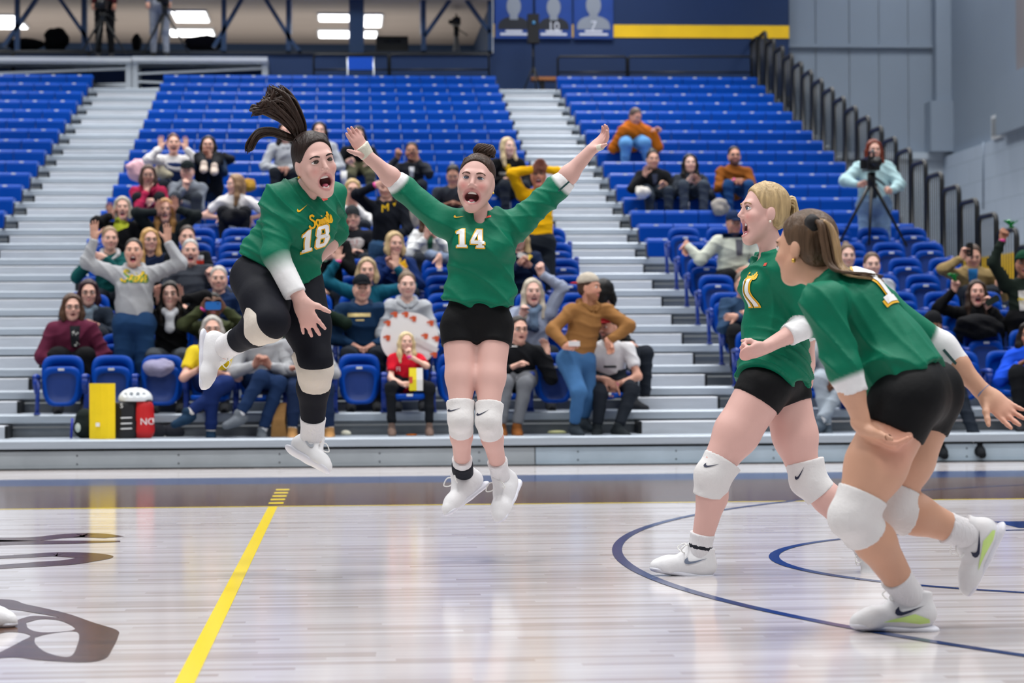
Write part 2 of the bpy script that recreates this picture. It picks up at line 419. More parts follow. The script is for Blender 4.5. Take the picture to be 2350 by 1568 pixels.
for k in range(1, NROW):
    for (x0, x1) in (X_LEFT_AISLE, X_RIGHT_AISLE):
        e0, e1 = x0+.03, x1-.03
        pr = [(Yk(k)-.27, Zk(k-1)+.001), (Yk(k)-.27, Zk(k-1)+.108), (Yk(k)-.262, Zk(k-1)+.116), (Yk(k)+.075, Zk(k-1)+.116), (Yk(k)+.075, Zk(k-1)+.001)]
        V, F = extrude_x(pr, e0, e1); mk('aisle_step', V, F, ALU2, bl, smooth=False)
        for xx in (e0-.028, e1+.006):
            V, F = boxes([(xx, xx+.022, Yk(k)-.25, Yk(k)+.06, Zk(k-1)+.001, Zk(k-1)+.112)]); mk('step_post', V, F, BLACKM, bl, smooth=False)
for (x0, x1, hx) in ((XA, 1.705, '9aa2a8'), (1.715, XB, 'a2b2bf')):
    m = mat('fascia_'+hx, hx, .5, metal=.1, var=.08, bscale=3)
    V, F = boxes([(x0, x1, 20.03, 20.05, .012, .165), (x0, x1, 20.015, 20.04, .012, .03)]); mk('fascia_panel', V, F, m, bl, smooth=False)
bolt = mesh_data('bolt', *sphere((0, 0, 0), (.008, .004, .008), 8, 4), BLACKM)
for x in np.arange(XA+.3, XB, .9):
    for z in (.05, .125): link('bolt', bolt, bl, (x, .028, z))
V, F = boxes([(XA, XB, 20.12, 20.14, .0, .26)]); mk('dark_back', V, F, BLACKM, bl, smooth=False)
# platform behind the last row
DECKTOP = Zk(24)
V, F = boxes([(XA, 8.0, Yk(25)+.02, 46, DECKTOP-.1, DECKTOP)]); tag(mk('floor_upper', V, F, mat('upper_floor', '2a3440', .6), smooth=False), 'dark upper concourse floor behind the bleacher', 'floor', kind='structure')

# ---- walls
NAVY = mat('navy_wall', '042a57', .7, var=.05, bscale=1.5); GREYW = mat('grey_wall', '7e8c9d', .6, var=.02, bscale=1); YEL = mat('yellow_stripe', 'ffcf16', .55, var=.08, bscale=2)
BLOCKW = mat('white_block', 'a9b6c4', .6, var=.02, bscale=2)
YW = 39.7
def zpx(py, Y, px=1175): return onY(px, py, Y)[2]
def xpx(px, Y, py=300): return onY(px, py, Y)[0]
xr = xpx(1812, YW); xl = xpx(1128, YW)
V, F = boxes([(xl, xr, YW, YW+.2, DECKTOP-.3, 12)]); tag(mk('wall_back', V, F, NAVY, smooth=False), 'navy blue back wall above the seating', 'wall', kind='structure')
V, F = boxes([(xl+.02, xr, YW-.012, YW, zpx(87, YW, 1600), zpx(58, YW, 1600))]); tag(mk('trim_1', V, F, YEL, smooth=False), 'wide yellow stripe along the navy wall', 'stripe', kind='structure')
zlow = zpx(122, YW, 600)
V, F = boxes([(-9, xl, YW-.05, YW+.15, DECKTOP-.3, zlow)]); tag(mk('wall_low', V, F, NAVY, smooth=False), 'low navy parapet wall below the open gallery', 'wall', kind='structure')
# grey panelled wall
yg = YW+.12; xc = xpx(2174, yg)
wg = tag(mk('wall_back_grey', *boxes([(xr, xc+.3, yg+.03, yg+.2, 0, 12)]), mat('panel_gap', '8d979f', .7), smooth=False), 'grey vertical panel wall right of the navy wall', 'wall', kind='structure')
seams = [1812, 1873, 1950, 2018, 2085, 2166]; zt = zpx(104, yg, 2000); zb = zpx(352, yg, 2000)
for i in range(5):
    for (z0, z1) in ((zb, zt-.05), (zt+.02, 12)):
        V, F = boxes([(xpx(seams[i], yg)+.008, xpx(seams[i+1], yg)-.008, yg, yg+.035, z0, z1)]); mk('panel', V, F, GREYW, wg, smooth=False)
V, F = boxes([(xr, xc, yg-.06, yg+.04, zt-.05, zt+.02)]); mk('ledge', V, F, GREYW, wg, smooth=False)
V, F = boxes([(xr, xc+.2, yg-.2, yg+.05, zb-.12, zb), (xr, xc+.2, yg-.12, yg+.05, 3, zb-.12)]); mk('base_course', V, F, BLOCKW, wg, smooth=False)
# right wall, thicker block base below
zL = onX(2250, 337, xc)[2]
V, F = boxes([(xc, xc+.3, 12, yg+.2, 0, 12)]); wr = tag(mk('wall_right', V, F, GREYW, smooth=False), 'pale grey side wall', 'wall', kind='structure')
bm = mat('block_courses', 'c3c9d1', .65)
nt = bm.node_tree; b = nt.nodes['Principled BSDF']; g = nt.nodes.new('ShaderNodeNewGeometry'); sx = nt.nodes.new('ShaderNodeSeparateXYZ'); cx = nt.nodes.new('ShaderNodeCombineXYZ')
br = nt.nodes.new('ShaderNodeTexBrick'); br.inputs['Scale'].default_value = 1; br.inputs['Brick Width'].default_value = .8; br.inputs['Row Height'].default_value = .4; br.inputs['Mortar Size'].default_value = .008
br.inputs['Color1'].default_value = lin('aebdd0'); br.inputs['Color2'].default_value = lin('aab9cc'); br.inputs['Mortar'].default_value = lin('9aa9bb')
nt.links.new(g.outputs['Position'], sx.inputs[0]); nt.links.new(sx.outputs['Y'], cx.inputs['X']); nt.links.new(sx.outputs['Z'], cx.inputs['Y']); nt.links.new(cx.outputs[0], br.inputs['Vector']); nt.links.new(br.outputs[0], b.inputs['Base Color'])
V, F = boxes([(xc-.12, xc, 12, yg, 0, zL)]); mk('block_base', V, F, bm, wr, smooth=False)
zy = onX(2335, 578, xc-.12)[2]
V, F = boxes([(xc-.13, xc-.12, 12, yg, zy-.75, zy)]); mk('yellow_band', V, F, YEL, wr, smooth=False)
V, F = boxes([(xc-.131, xc-.121, 12, yg, .0, zy-.75)]); mk('navy_band', V, F, NAVY, wr, smooth=False)
# pilaster at the corner with its wider foot, conduit, alarm box, recess
V, F = boxes([(xc-.28, xc, yg-.30, yg+.05, zpx(238, yg, 2180), 12), (xc-.42, xc, yg-.42, yg+.05, zb, zpx(238, yg, 2180))]); mk('pilaster', V, F, GREYW, wr, smooth=False)
p = onX(2303, 320, xc-.12); q = onX(2252, 470, xc-.12)
V, F = tube([onX(2256, 325, xc-.14), onX(2256, 380, xc-.14), onX(2256, 480, xc-.14)], .012, 6); mk('conduit', V, F, GREYW, wr)
p = onX(2310, 290, xc); V, F = boxes([(xc-.18, xc-.002, p[1]-.28, p[1]+.28, p[2]-.2, p[2]+.2)]); wb = empty('alarm_box', (xc-.09, p[1], p[2]-.2), 'small white alarm box mounted on the right wall ledge', 'alarm box')
mk('box_body', V, F, mat('white_plastic', 'cfd4da', .5), wb, smooth=False); V, F = boxes([(xc-.195, xc-.18, p[1]-.2, p[1]+.2, p[2]-.14, p[2]+.14)]); mk('grille', V, F, STEEL, wb, smooth=False)
p0 = onX(2326, 0, xc); p1 = onX(2338, 170, xc)
V, F = boxes([(xc-.05, xc+.01, p1[1]-.5, p1[1]-.02, p1[2], 12)]); mk('trim_board', V, F, mat('taupe', '817d80', .6), wr, smooth=False)
V, F = boxes([(xc-.3, xc+.01, p1[1]-1.4, p1[1]+.3, zL, p1[2]-.05)]); mk('buttress', V, F, GREYW, wr, smooth=False)

# ---- gallery behind the parapet: ceiling, lit fixtures, far wall
ZC = 7.42
CEIL = mat('gallery_ceiling', '9a8f88', .7, var=.05, bscale=.8, stretch=(1, 5, 1))
V, F = boxes([(-10, xl, YW-.3, 46, ZC, ZC+.1)]); tag(mk('ceiling_gallery', V, F, CEIL, smooth=False), 'beige gallery ceiling behind the navy truss', 'ceiling', kind='structure')
V, F = boxes([(-10, xl+.3, 45.2, 45.4, DECKTOP, ZC)]); tag(mk('wall_gallery', V, F, mat('gallery_wall', '17304f', .7), smooth=False), 'dark blue far wall of the gallery', 'wall', kind='structure')
V, F = boxes([(xl, xl+.2, YW+.21, 45.2, DECKTOP, ZC)]); tag(mk('wall_gallery_end', V, F, mat('gallery_wall', '17304f', .7), smooth=False), 'end wall of the gallery', 'wall', kind='structure')
TUBE = mat('lamp_glow', 'ffffff', .5, emit=4.)
u = lamp('gallery_ceiling_fill', (-4, 42.3, 5.9), 13, 4, 200, (1, .95, .88)); u.rotation_euler = (math.pi, 0, 0); u.data.spread = math.pi  # unseen fill lamp added to brighten the gallery ceiling, no fixture stands here
for i, (x0, x1, y0, y1, d) in enumerate([(733, 803, 29, 43, 'upper tube right of the head'), (733, 803, 67, 81, ''), (836, 876, 30, 56, ''), (836, 864, 68, 81, ''), (405, 470, 22, 45, ''), (394, 486, 64, 78, ''), (-20, 36, 32, 60, '')]):
    a = onZ(x0, y1, ZC); b_ = onZ(x1, y0, ZC); ya, yb = sorted((a[1], b_[1]))
    f = empty('ceiling_light', ((a[0]+b_[0])/2, (ya+yb)/2, ZC-.06), ['bright strip light left of the wide navy column, upper of two', 'bright strip light left of the wide navy column, lower of two', 'wide bright lamp just right of the navy column', 'small bright lamp right of the navy column, lower', 'bright lamp right of the two camera operators, upper', 'long bright strip light right of the camera operators, lower', 'bright lamp in the top left corner'][i], 'ceiling light', 'gallery ceiling lights')
    V, F = boxes([(a[0]-.03, b_[0]+.03, ya-.03, yb+.03, ZC-.04, ZC)]); mk('housing', V, F, mat('white_plastic', 'cfd4da', .5), f, smooth=False)
    V, F = boxes([(a[0], b_[0], ya, yb, ZC-.055, ZC-.041)]); mk('tube_lens', V, F, TUBE, f, smooth=False)
# truss
TR = mat('navy_steel', '153153', .45)
tr = empty('roof_truss', (0, YW, zlow), 'navy steel truss with diagonals across the gallery opening', 'truss')
def seg(x0, y0, x1, y1, w, nm, Y=YW-.02):
    a = onY(x0, y0, Y); b_ = onY(x1, y1, Y); V, F = bar(a, b_, w/129., .12, up=(0, 1, 0)); mk(nm, V, F, TR, tr, smooth=False)
for x in (40, 193, 514, 662, 972, 1124): seg(x, -40, x, 122, 11, 'post')
seg(818, -60, 818, 122, 34, 'column', YW-.1)
for (a, b_, c, d) in [(90, -10, 8, 108), (132, -10, 196, 82), (560, -10, 490, 110), (604, -10, 664, 86), (1040, -10, 974, 84), (1062, -10, 1124, 76), (662, 86, 690, 122), (196, 82, 206, 122)]: seg(a, b_, c, d, 9, 'diagonal')
V, F = bar(onY(-30, 121, YW-.06), onY(1130, 121, YW-.06), .04, .06); mk('bottom_chord', V, F, mat('dark_edge', '0a1626', .5), tr, smooth=False)
for x in (199, 668, 966, 1130): 
    a = onY(x, -30, YW-.03); b_ = onY(x, 78 if x < 1000 else 122, YW-.03); V, F = bar(a, b_, .03, .03); mk('white_conduit', V, F, mat('white_plastic', 'cfd4da', .5), tr, smooth=False)

# ---- upper guard rails
def pipe_rail(name, label, pxs, ytop, ymid, ybot, Y, r=.022):
    root = empty(name, onY(pxs[0], ybot, Y), label, 'railing')
    for i in range(len(pxs)-1):
        a, b_ = pxs[i]+2, pxs[i+1]-2; c = 5
        P = [onY(*q, Y) for q in [(a, ytop+c+1), (a, ytop+c), (a+c*.4, ytop+c*.4), (a+c, ytop), (b_-c, ytop), (b_-c*.4, ytop+c*.4), (b_, ytop+c), (b_, ytop+c+1)]]; P[0] = A3([P[0][0], Y, DECKTOP+.003]); P[-1] = A3([P[-1][0], Y, DECKTOP+.003])
        mk('rail_frame', *tube(P, r, 6), BLACKM, root); mk('mid_rail', *tube([onY(a, ymid, Y), onY(b_, ymid, Y)], r*.8, 6), BLACKM, root)
    return root
pipe_rail('guard_rail', 'black pipe railing above the middle seats, below the navy truss', [718, 893, 1124], 125, 160, 182, 39.2)
pipe_rail('guard_rail', 'black pipe railing above the right-hand seats, below the yellow stripe', [1278, 1440, 1726], 130, 166, 188, 39.2)
pipe_rail('guard_rail', 'black pipe railing at the top left behind the camera platform', [-60, 30, 206], 118, 150, 178, 39.45)

# ---- folded rail panels stepping down at the right end of the bleacher
XR = 7.36
barm = mesh_data('rail_bar', *tube([(0, 0, .04), (0, 0, 1.05)], .007, 4), BLACKM)
def rail_frame():
    a, b_ = .02, .70; c = .09; zt, zb = 1.06, .02
    P = [(0, a, zb), (0, a, zt-c), (0, a+c*.3, zt-c*.3), (0, a+c, zt), (0, b_-c, zt), (0, b_-c*.3, zt-c*.3), (0, b_, zt-c), (0, b_, zb)]
    return tube(P, .032, 6, closed=True)
rfm = mesh_data('rail_frame', *rail_frame(), BLACKM)
for j in range(1, 26):
    nm = 'black barred railing panel at the right seating edge, %s from the %s' % ((ORD[j], 'floor') if j < 14 else (ORD[26-j], 'top'))
    r = empty('end_railing', (XR, Yk(j)+.02, Zk(j)-.02 if j < 25 else Zk(24)), nm, 'railing', 'end railings stepping up the right edge')
    link('rail_frame', rfm, r)
    for i in range(6): link('rail_bar', barm, r, (0, .115+i*.099, 0))
# ================================================================ seats
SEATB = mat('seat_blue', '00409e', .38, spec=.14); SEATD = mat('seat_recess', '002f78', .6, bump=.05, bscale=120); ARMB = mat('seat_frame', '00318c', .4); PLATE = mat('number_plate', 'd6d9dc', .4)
def rounded(w_top, w_bot, z0, z1, n=36, p=4.):
    out = []
    for i in range(n):
        a = 2*math.pi*i/n; c, s = math.cos(a), math.sin(a)
        x = math.copysign(abs(c)**(2/p), c); z = math.copysign(abs(s)**(2/p), s)
        w = w_bot+(w_top-w_bot)*(z*.5+.5); out.append((x*w/2, z0+(z1-z0)*(z*.5+.5)))
    return np.array(out)
def shell(w_top, w_bot, z0, z1, rim, rec, thick, curve, lean, top_rim=None):
    """moulded seat shell: front lip, recessed field, thickness; front faces -Y"""
    n = 36; tr = top_rim or rim
    o = rounded(w_top, w_bot, z0, z1, n); i_ = rounded(w_top-2*rim, w_bot-2*rim, z0+rim, z1-tr, n, 3.2)
    i2 = i_*.97+.03*i_.mean(0); i3 = i_*.5+.5*i_.mean(0)
    rings = [(o*.985+.015*o.mean(0), thick), (o, thick*.6), (o, .012), (o*.97+.03*o.mean(0), 0.), (i_, .004), (i2, rec), (i3, rec*1.1)]
    V = []
    for P, y in rings:
        for x, z in P: V.append((x, y-curve*(x/(w_top/2))**2+lean*(z-z0), z))
    V.append((0, rec*1.1+lean*(i_.mean(0)[1]-z0), i_.mean(0)[1])); V.append((0, thick+lean*(o.mean(0)[1]-z0), o.mean(0)[1]))
    F = []; mi = []
    for r in range(len(rings)-1):
        for k in range(n):
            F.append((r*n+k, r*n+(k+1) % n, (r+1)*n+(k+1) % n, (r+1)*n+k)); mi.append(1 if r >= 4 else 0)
    c = len(V)-2; L = (len(rings)-1)*n
    for k in range(n): F.append((L+k, L+(k+1) % n, c)); mi.append(1)
    for k in range(n): F.append(((k+1) % n, k, c+1)); mi.append(0)
    return V, F, mi
V, F, mi = shell(.405, .37, .10, .55, .035, .022, .03, .035, .12, .075); BACK = mesh_data('backrest', [(x, y+.14, z) for x, y, z in V], F, [SEATB, SEATB], mi=mi)
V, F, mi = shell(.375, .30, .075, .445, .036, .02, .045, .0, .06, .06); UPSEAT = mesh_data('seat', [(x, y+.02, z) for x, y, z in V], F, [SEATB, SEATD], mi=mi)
V, F, mi = shell(.375, .33, .0, .39, .03, .012, .045, .0, .0); DOWNSEAT = mesh_data('seat', [(x, -.34+(z)*1.0, .175-y) for x, y, z in V], F, [SEATB, SEATB], mi=mi)
PL = mesh_data('number_plate', *boxes([(-.028, .028, .0, .012, -.011, .011)]), PLATE, smooth=False)
ARM = mesh_data('armrest', *join(tube([(0, -.12, .335), (0, -.10, .352), (0, 0, .356), (0, .16, .35)], [.018, .024, .024, .02], 8), tube([(0, -.105, .34), (0, -.1, .27), (0, -.03, .2)], [.02, .02, .016], 8)), ARMB)
LEG = mesh_data('leg', *join(tube([(0, .16, .36), (0, .08, .2), (0, .04, .012)], [.016, .02, .02], 8), boxes([(-.025, .025, -.0, .1, .0, .014)])), ARMB)
def make_chair(x, j, down, label, left_arm=True):
    r = empty('folding_chair', (x, Yk(j)+.0, Zk(j)), label, 'chair', 'blue folding chairs of the lower rows')
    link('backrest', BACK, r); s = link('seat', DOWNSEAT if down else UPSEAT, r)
    link('number_plate', PL, s, (0, -.352, .165) if down else (0, .026, .418))
    for sx in (-1, 1):
        link('armrest', ARM, r, (sx*.222, 0, 0)); link('leg', LEG, r, (sx*.222, 0, 0))
    return r
CH = .46
MID_X = [-2.635+CH*i for i in range(12)]           # twelve chairs between the aisles
RGT_X = [4.04+CH*i for i in range(7)]
SEAT_DOWN = set()                                    # (block, row, index) filled by the crowd table
def build_chairs():
    for j in range(1, 9):
        for i, x in enumerate(MID_X):
            make_chair(x, j, ('m', j, i) in SEAT_DOWN, 'blue folding chair, %s row up, %s from the left aisle, middle block' % (ORD[j], ORD[i+1]))
        for i, x in enumerate(RGT_X):
            if Yk(j)*.45 < 0: continue
            make_chair(x, j, ('r', j, i) in SEAT_DOWN, 'blue folding chair, %s row up, %s from the aisle, right block' % (ORD[j], ORD[i+1]))
BP = .44
bp_prof = [(0, -.005), (-.004, .17), (.006, .2), (.03, .219), (.07, .226), (.30, .222), (.31, .19), (.10, .16), (.05, -.005)]
PANEL = mesh_data('seat_panel', *extrude_x(bp_prof, -BP/2+.006, BP/2-.006), SEATB, smooth=False)
SLEG = mesh_data('bench_leg', *join(bar((0, .03, .0), (0, .10, .15), .025), bar((0, .03, .0), (0, -.10, -.02), .02)), BLACKM, smooth=False)
def make_bench(x0, n, j, label, grp):
    r = empty('bench_row', (x0+BP*n/2, Yk(j)+.01, Zk(j)+.012), label, 'bench', grp)
    for i in range(n):
        s = link('seat_panel', PANEL, r, (x0+BP*(i+.5)-(x0+BP*n/2), 0, 0)); link('number_plate', PL, s, (0, .005, .205))
    for i in (0, n): link('bench_leg', SLEG, r, (x0+BP*i-(x0+BP*n/2), 0, 0))
for j in range(9, 25):
    t = 25-j; w = 'topmost' if t == 1 else ORD[t]+' from the top'
    make_bench(-4.30-BP*6, 6, j, 'blue bench row of the left block, '+w, 'blue bench rows of the upper seating')
    make_bench(-3.10, 13, j, 'blue bench row of the middle block, '+w, 'blue bench rows of the upper seating')
    make_bench(3.68, 8, j, 'blue bench row of the right block, '+w, 'blue bench rows of the upper seating')

# ================================================================ things on the upper level
WHITEP = mat('white_plastic', 'cfd4da', .5); PLAT = mat('stage_aluminium', 'a9b0b8', .4, metal=.2)
def platform(x0, x1, label):
    Y = 38.93; r = empty('camera_platform', onY((x0+x1)/2, 196, Y), label, 'platform')
    a = onY(x0, 129, Y); b_ = onY(x1, 129, Y); zt = a[2]; zf = DECKTOP+.005
    mk('platform_top', *boxes([(a[0], b_[0], Y-.02, Y+.70, zt-.12, zt)]), PLAT, r, smooth=False)
    mk('edge_strip', *boxes([(a[0], b_[0], Y-.035, Y-.02, zt-.075, zt-.045)]), mat('pale_strip', 'd0d5da', .4), r, smooth=False)
    for x in (a[0]+.05, b_[0]-.05):
        for y in (Y+.02, Y+.60): mk('leg', *boxes([(x-.05, x+.05, y, y+.07, zf, zt-.12)]), PLAT, r, smooth=False)
    for (p, q) in (((a[0]+.1, zt-.3), (b_[0]-.1, zt-.2)), ((a[0]+.1, zf+.06), (b_[0]-.1, zf+.16)), ((a[0]+.1, zf+.2), (b_[0]-.1, zf+.12))):
        mk('brace', *bar((p[0], Y+.05, p[1]), (q[0], Y+.05, q[1]), .04), PLAT, r, smooth=False)
    return zt
ZPL = platform(-60, 301, 'grey metal camera platform at the top left, left of the double post')
platform(303, 614, 'grey metal camera platform at the top left, right of the double post')
def tripod(name, label, head, foot_y, spread, Y, parent_tilt=0, legcol=None, cam_h=.16, cat='video camera', zfoot=None):
    h = onY(*head, Y); f = onY(head[0], foot_y, Y) if zfoot is None else A3([0, 0, zfoot]); r = empty(name, (h[0], Y, f[2]), label, cat); s = spread
    lm = legcol or BLACKM
    for a in (-1.9, 1.5, -.25):
        e = A3([h[0]+s*math.sin(a), Y-s*math.cos(a)*.7, f[2]+.01]); t = h-A3([0, 0, .12]); m_ = t*.5+e*.5
        mk('tripod_leg', *tube([t, m_, e], [.026, .02, .014], 6), lm, r)
    mk('tripod_head', *join(tube([h-A3([0, 0, .2]), h-A3([0, 0, .02])], .05, 10), tube([h-A3([0, 0, .05]), h+A3([.22, .25, -.15])], .012, 6)), BLACKM, r)
    b = mk('camera_body', *boxes([(h[0]-.075, h[0]+.075, Y-.12, Y+.18, h[2], h[2]+cam_h)]), mat('camera_black', '101216', .4), r, smooth=False)
    mk('lens', *tube([(h[0], Y-.11, h[2]+cam_h*.5), (h[0], Y-.22, h[2]+cam_h*.5), (h[0], Y-.3, h[2]+cam_h*.5)], [.045, .052, .062], 14), mat('camera_black', '101216', .4), b)
    mk('handle', *tube([(h[0], Y+.12, h[2]+cam_h), (h[0], Y+.1, h[2]+cam_h+.07), (h[0], Y-.1, h[2]+cam_h+.07), (h[0], Y-.12, h[2]+cam_h)], .014, 6), mat('camera_black', '101216', .4), b)
    mk('monitor', *boxes([(h[0]-.14, h[0]-.07, Y-.02, Y+.0, h[2]+.02, h[2]+cam_h*.8)]), mat('camera_black', '101216', .4), b, smooth=False)
    return r
tripod('video_camera', 'black video camera on a tripod in front of the operator in dark red, top left', (235, 22), 126, .42, 38.98)
tripod('video_camera', 'black video camera on a tripod in front of the operator in grey, top left', (378, 8), 126, .42, 38.98)
tripod('video_camera', 'small black camera on a silver tripod standing behind the parapet', (1047, 58), 118, .2, 40.55, cam_h=.12, legcol=mat('silver_leg', 'aab0b4', .4, metal=.3), zfoot=DECKTOP)
# speaker on its stand
Y = 38.9; a = onY(1211, 100, Y); b_ = onY(1236, 34, Y); cx_ = (a[0]+b_[0])/2
sp = empty('loudspeaker', (cx_, Y, DECKTOP), 'black loudspeaker on a tripod stand before the hanging banners', 'loudspeaker')
mk('cabinet', *boxes([(a[0], b_[0], Y-.12, Y+.1, a[2], b_[2])]), mat('speaker_black', '07090c', .6), sp, smooth=False)
mk('badge', *tube([(cx_, Y-.121, b_[2]-.16), (cx_, Y-.128, b_[2]-.16)], .03, 12), mat('badge_blue', '2f7fb0', .4), sp)
mk('pole', *tube([(cx_, Y, a[2]), (cx_, Y, DECKTOP+.35)], .022, 8), BLACKM, sp)
for an in (-2.0, 2.0, 0.2): mk('leg', *tube([(cx_, Y, DECKTOP+.5), (cx_+.2*math.sin(an), Y-.2*math.cos(an), DECKTOP+.03)], .016, 6), BLACKM, sp)
# wooden bench behind the right block
Y = 39.35; a = onY(1219, 182, Y); b_ = onY(1470, 182, Y); wb_ = empty('wooden_bench', ((a[0]+b_[0])/2, Y, DECKTOP), 'long low orange-brown wooden bench against the navy wall', 'bench')
mk('bench_top', *boxes([(a[0], b_[0], Y-.15, Y+.15, a[2]-.03, a[2]+.03)]), mat('orange_wood', '9a6238', .5, var=.1, bscale=5, stretch=(1, 12, 12)), wb_, smooth=False)
for x in (a[0]+.2, (a[0]+b_[0])/2, b_[0]-.2): mk('leg', *boxes([(x-.03, x+.03, Y-.12, Y+.12, DECKTOP+.002, a[2]-.03)]), BLACKM, wb_, smooth=False)
# blue folding chair standing alone at the top
Y = 38.75; a = onY(799, 160, Y); b_ = onY(856, 131, Y)
fc = empty('metal_chair', ((a[0]+b_[0])/2, Y, DECKTOP), 'bright blue metal folding chair alone on the top landing', 'chair')
BL2 = mat('chair_blue', '1553c0', .3)
mk('backrest', *boxes([(a[0], b_[0], Y, Y+.03, a[2], b_[2])]), BL2, fc, smooth=False)
mk('seat', *boxes([(a[0]+.02, b_[0]-.02, Y-.36, Y-.02, DECKTOP+.02, DECKTOP+.05)]), mat('seat_dark', '14101c', .6), fc, smooth=False)
for x in (a[0]-.01, b_[0]+.01): mk('leg', *tube([(x, Y+.02, b_[2]), (x, Y, a[2]-.1), (x, Y-.1, DECKTOP+.002)], .016, 6), mat('chrome', 'b9c0c8', .25, metal=.7), fc)
# dark bags and cases behind the parapet
def lump(name, label, cat, c, r, hexc, Y, k=None, n=5, seed=0, h=.02):
    """soft bundle made of a few blended blobs; c, r in photo pixels"""
    rnd = random.Random(seed); s = SDF(); sc = Y/FPX
    P = onY(*c, Y); w = r[0]*sc; hgt = r[1]*sc
    s.ell(P, (w*.8, .12, hgt*.75), k=.05)
    for i in range(n):
        a = 2*math.pi*i/n; q = P+A3([w*.55*math.cos(a), rnd.uniform(-.06, .06), hgt*.5*math.sin(a)]); s.ell(q, (w*.45, .1, hgt*.42), k=.05)
    for i in range(n):
        q = P+A3([w*rnd.uniform(-.7, .7), rnd.uniform(-.08, .04), hgt*rnd.uniform(-.5, .5)]); s.cone(q, q+A3([rnd.uniform(-.2, .2)*w*3, -.02, rnd.uniform(-.3, .3)*hgt]), .05, .03, .04)
    V, F = s.mesh(h); V = wrinkle(V, F, .02, 45, (rnd.uniform(-1, 1), .2, rnd.uniform(-1, 1)), seed); o = mk(name, V, F, cloth(hexc, 'rough'), None)
    m = V[:, :].mean(0); o.location = m*A3([1, 1, 0])+A3([0, 0, V[:, 2].min()]); o.data.transform(Matrix.Translation(-Vector(o.location)))
    return tag(o, label, cat)
ztab = onY(900, 119, 39.95)[2]; tt = empty('long_table', (-2, 40.4, DECKTOP), 'dark long table behind the navy parapet carrying bags and cases', 'table')
mk('table_top', *boxes([(-6.6, 1.9, 39.88, 40.75, ztab-.03, ztab)]), mat('table_dark', '14202f', .6), tt, smooth=False)
for x in (-6.4, -3.6, -.9, 1.7):
    for y in (39.95, 40.65): mk('leg', *boxes([(x-.03, x+.03, y-.03, y+.03, DECKTOP+.002, ztab-.03)]), BLACKM, tt, smooth=False)
Y = 40.1; a = onY(863, 119, Y); a[2] = ztab+.001; b_ = onY(936, 86, Y)
eq = empty('equipment_case', ((a[0]+b_[0])/2, Y, a[2]), 'black equipment case on the parapet beside the navy column', 'case')
mk('case_body', *extrude_x([(Y-.2, a[2]), (Y-.2, b_[2]-.05), (Y-.15, b_[2]), (Y+.15, b_[2]), (Y+.2, b_[2]-.05), (Y+.2, a[2])], a[0], b_[0]), mat('case_black', '0b0d10', .7), eq, smooth=False)
mk('case_handle', *tube([(a[0]+.15, Y-.21, b_[2]-.1), (a[0]+.2, Y-.25, b_[2]-.06), (b_[0]-.2, Y-.25, b_[2]-.06), (b_[0]-.15, Y-.21, b_[2]-.1)], .012, 6), mat('case_black', '0b0d10', .7), eq)
lump('duffel_bag', 'black duffel bag on the platform behind the left truss diagonal', 'bag', (130, 92), (30, 34), '090b0f', 40.2, seed=1, h=.04)
lump('duffel_bag', 'dark bag lying left of the truss post at the top left edge', 'bag', (60, 102), (42, 16), '0d1016', 40.2, seed=2, h=.04)
lump('coat_pile', 'dark coat pile behind the parapet right of the grey operator', 'coat', (470, 100), (50, 20), '161620', 40.2, seed=3, h=.04)
lump('camera_bag', 'black bag between the two camera operators', 'bag', (314, 99), (10, 24), '090b10', 40.15, seed=4, h=.03)
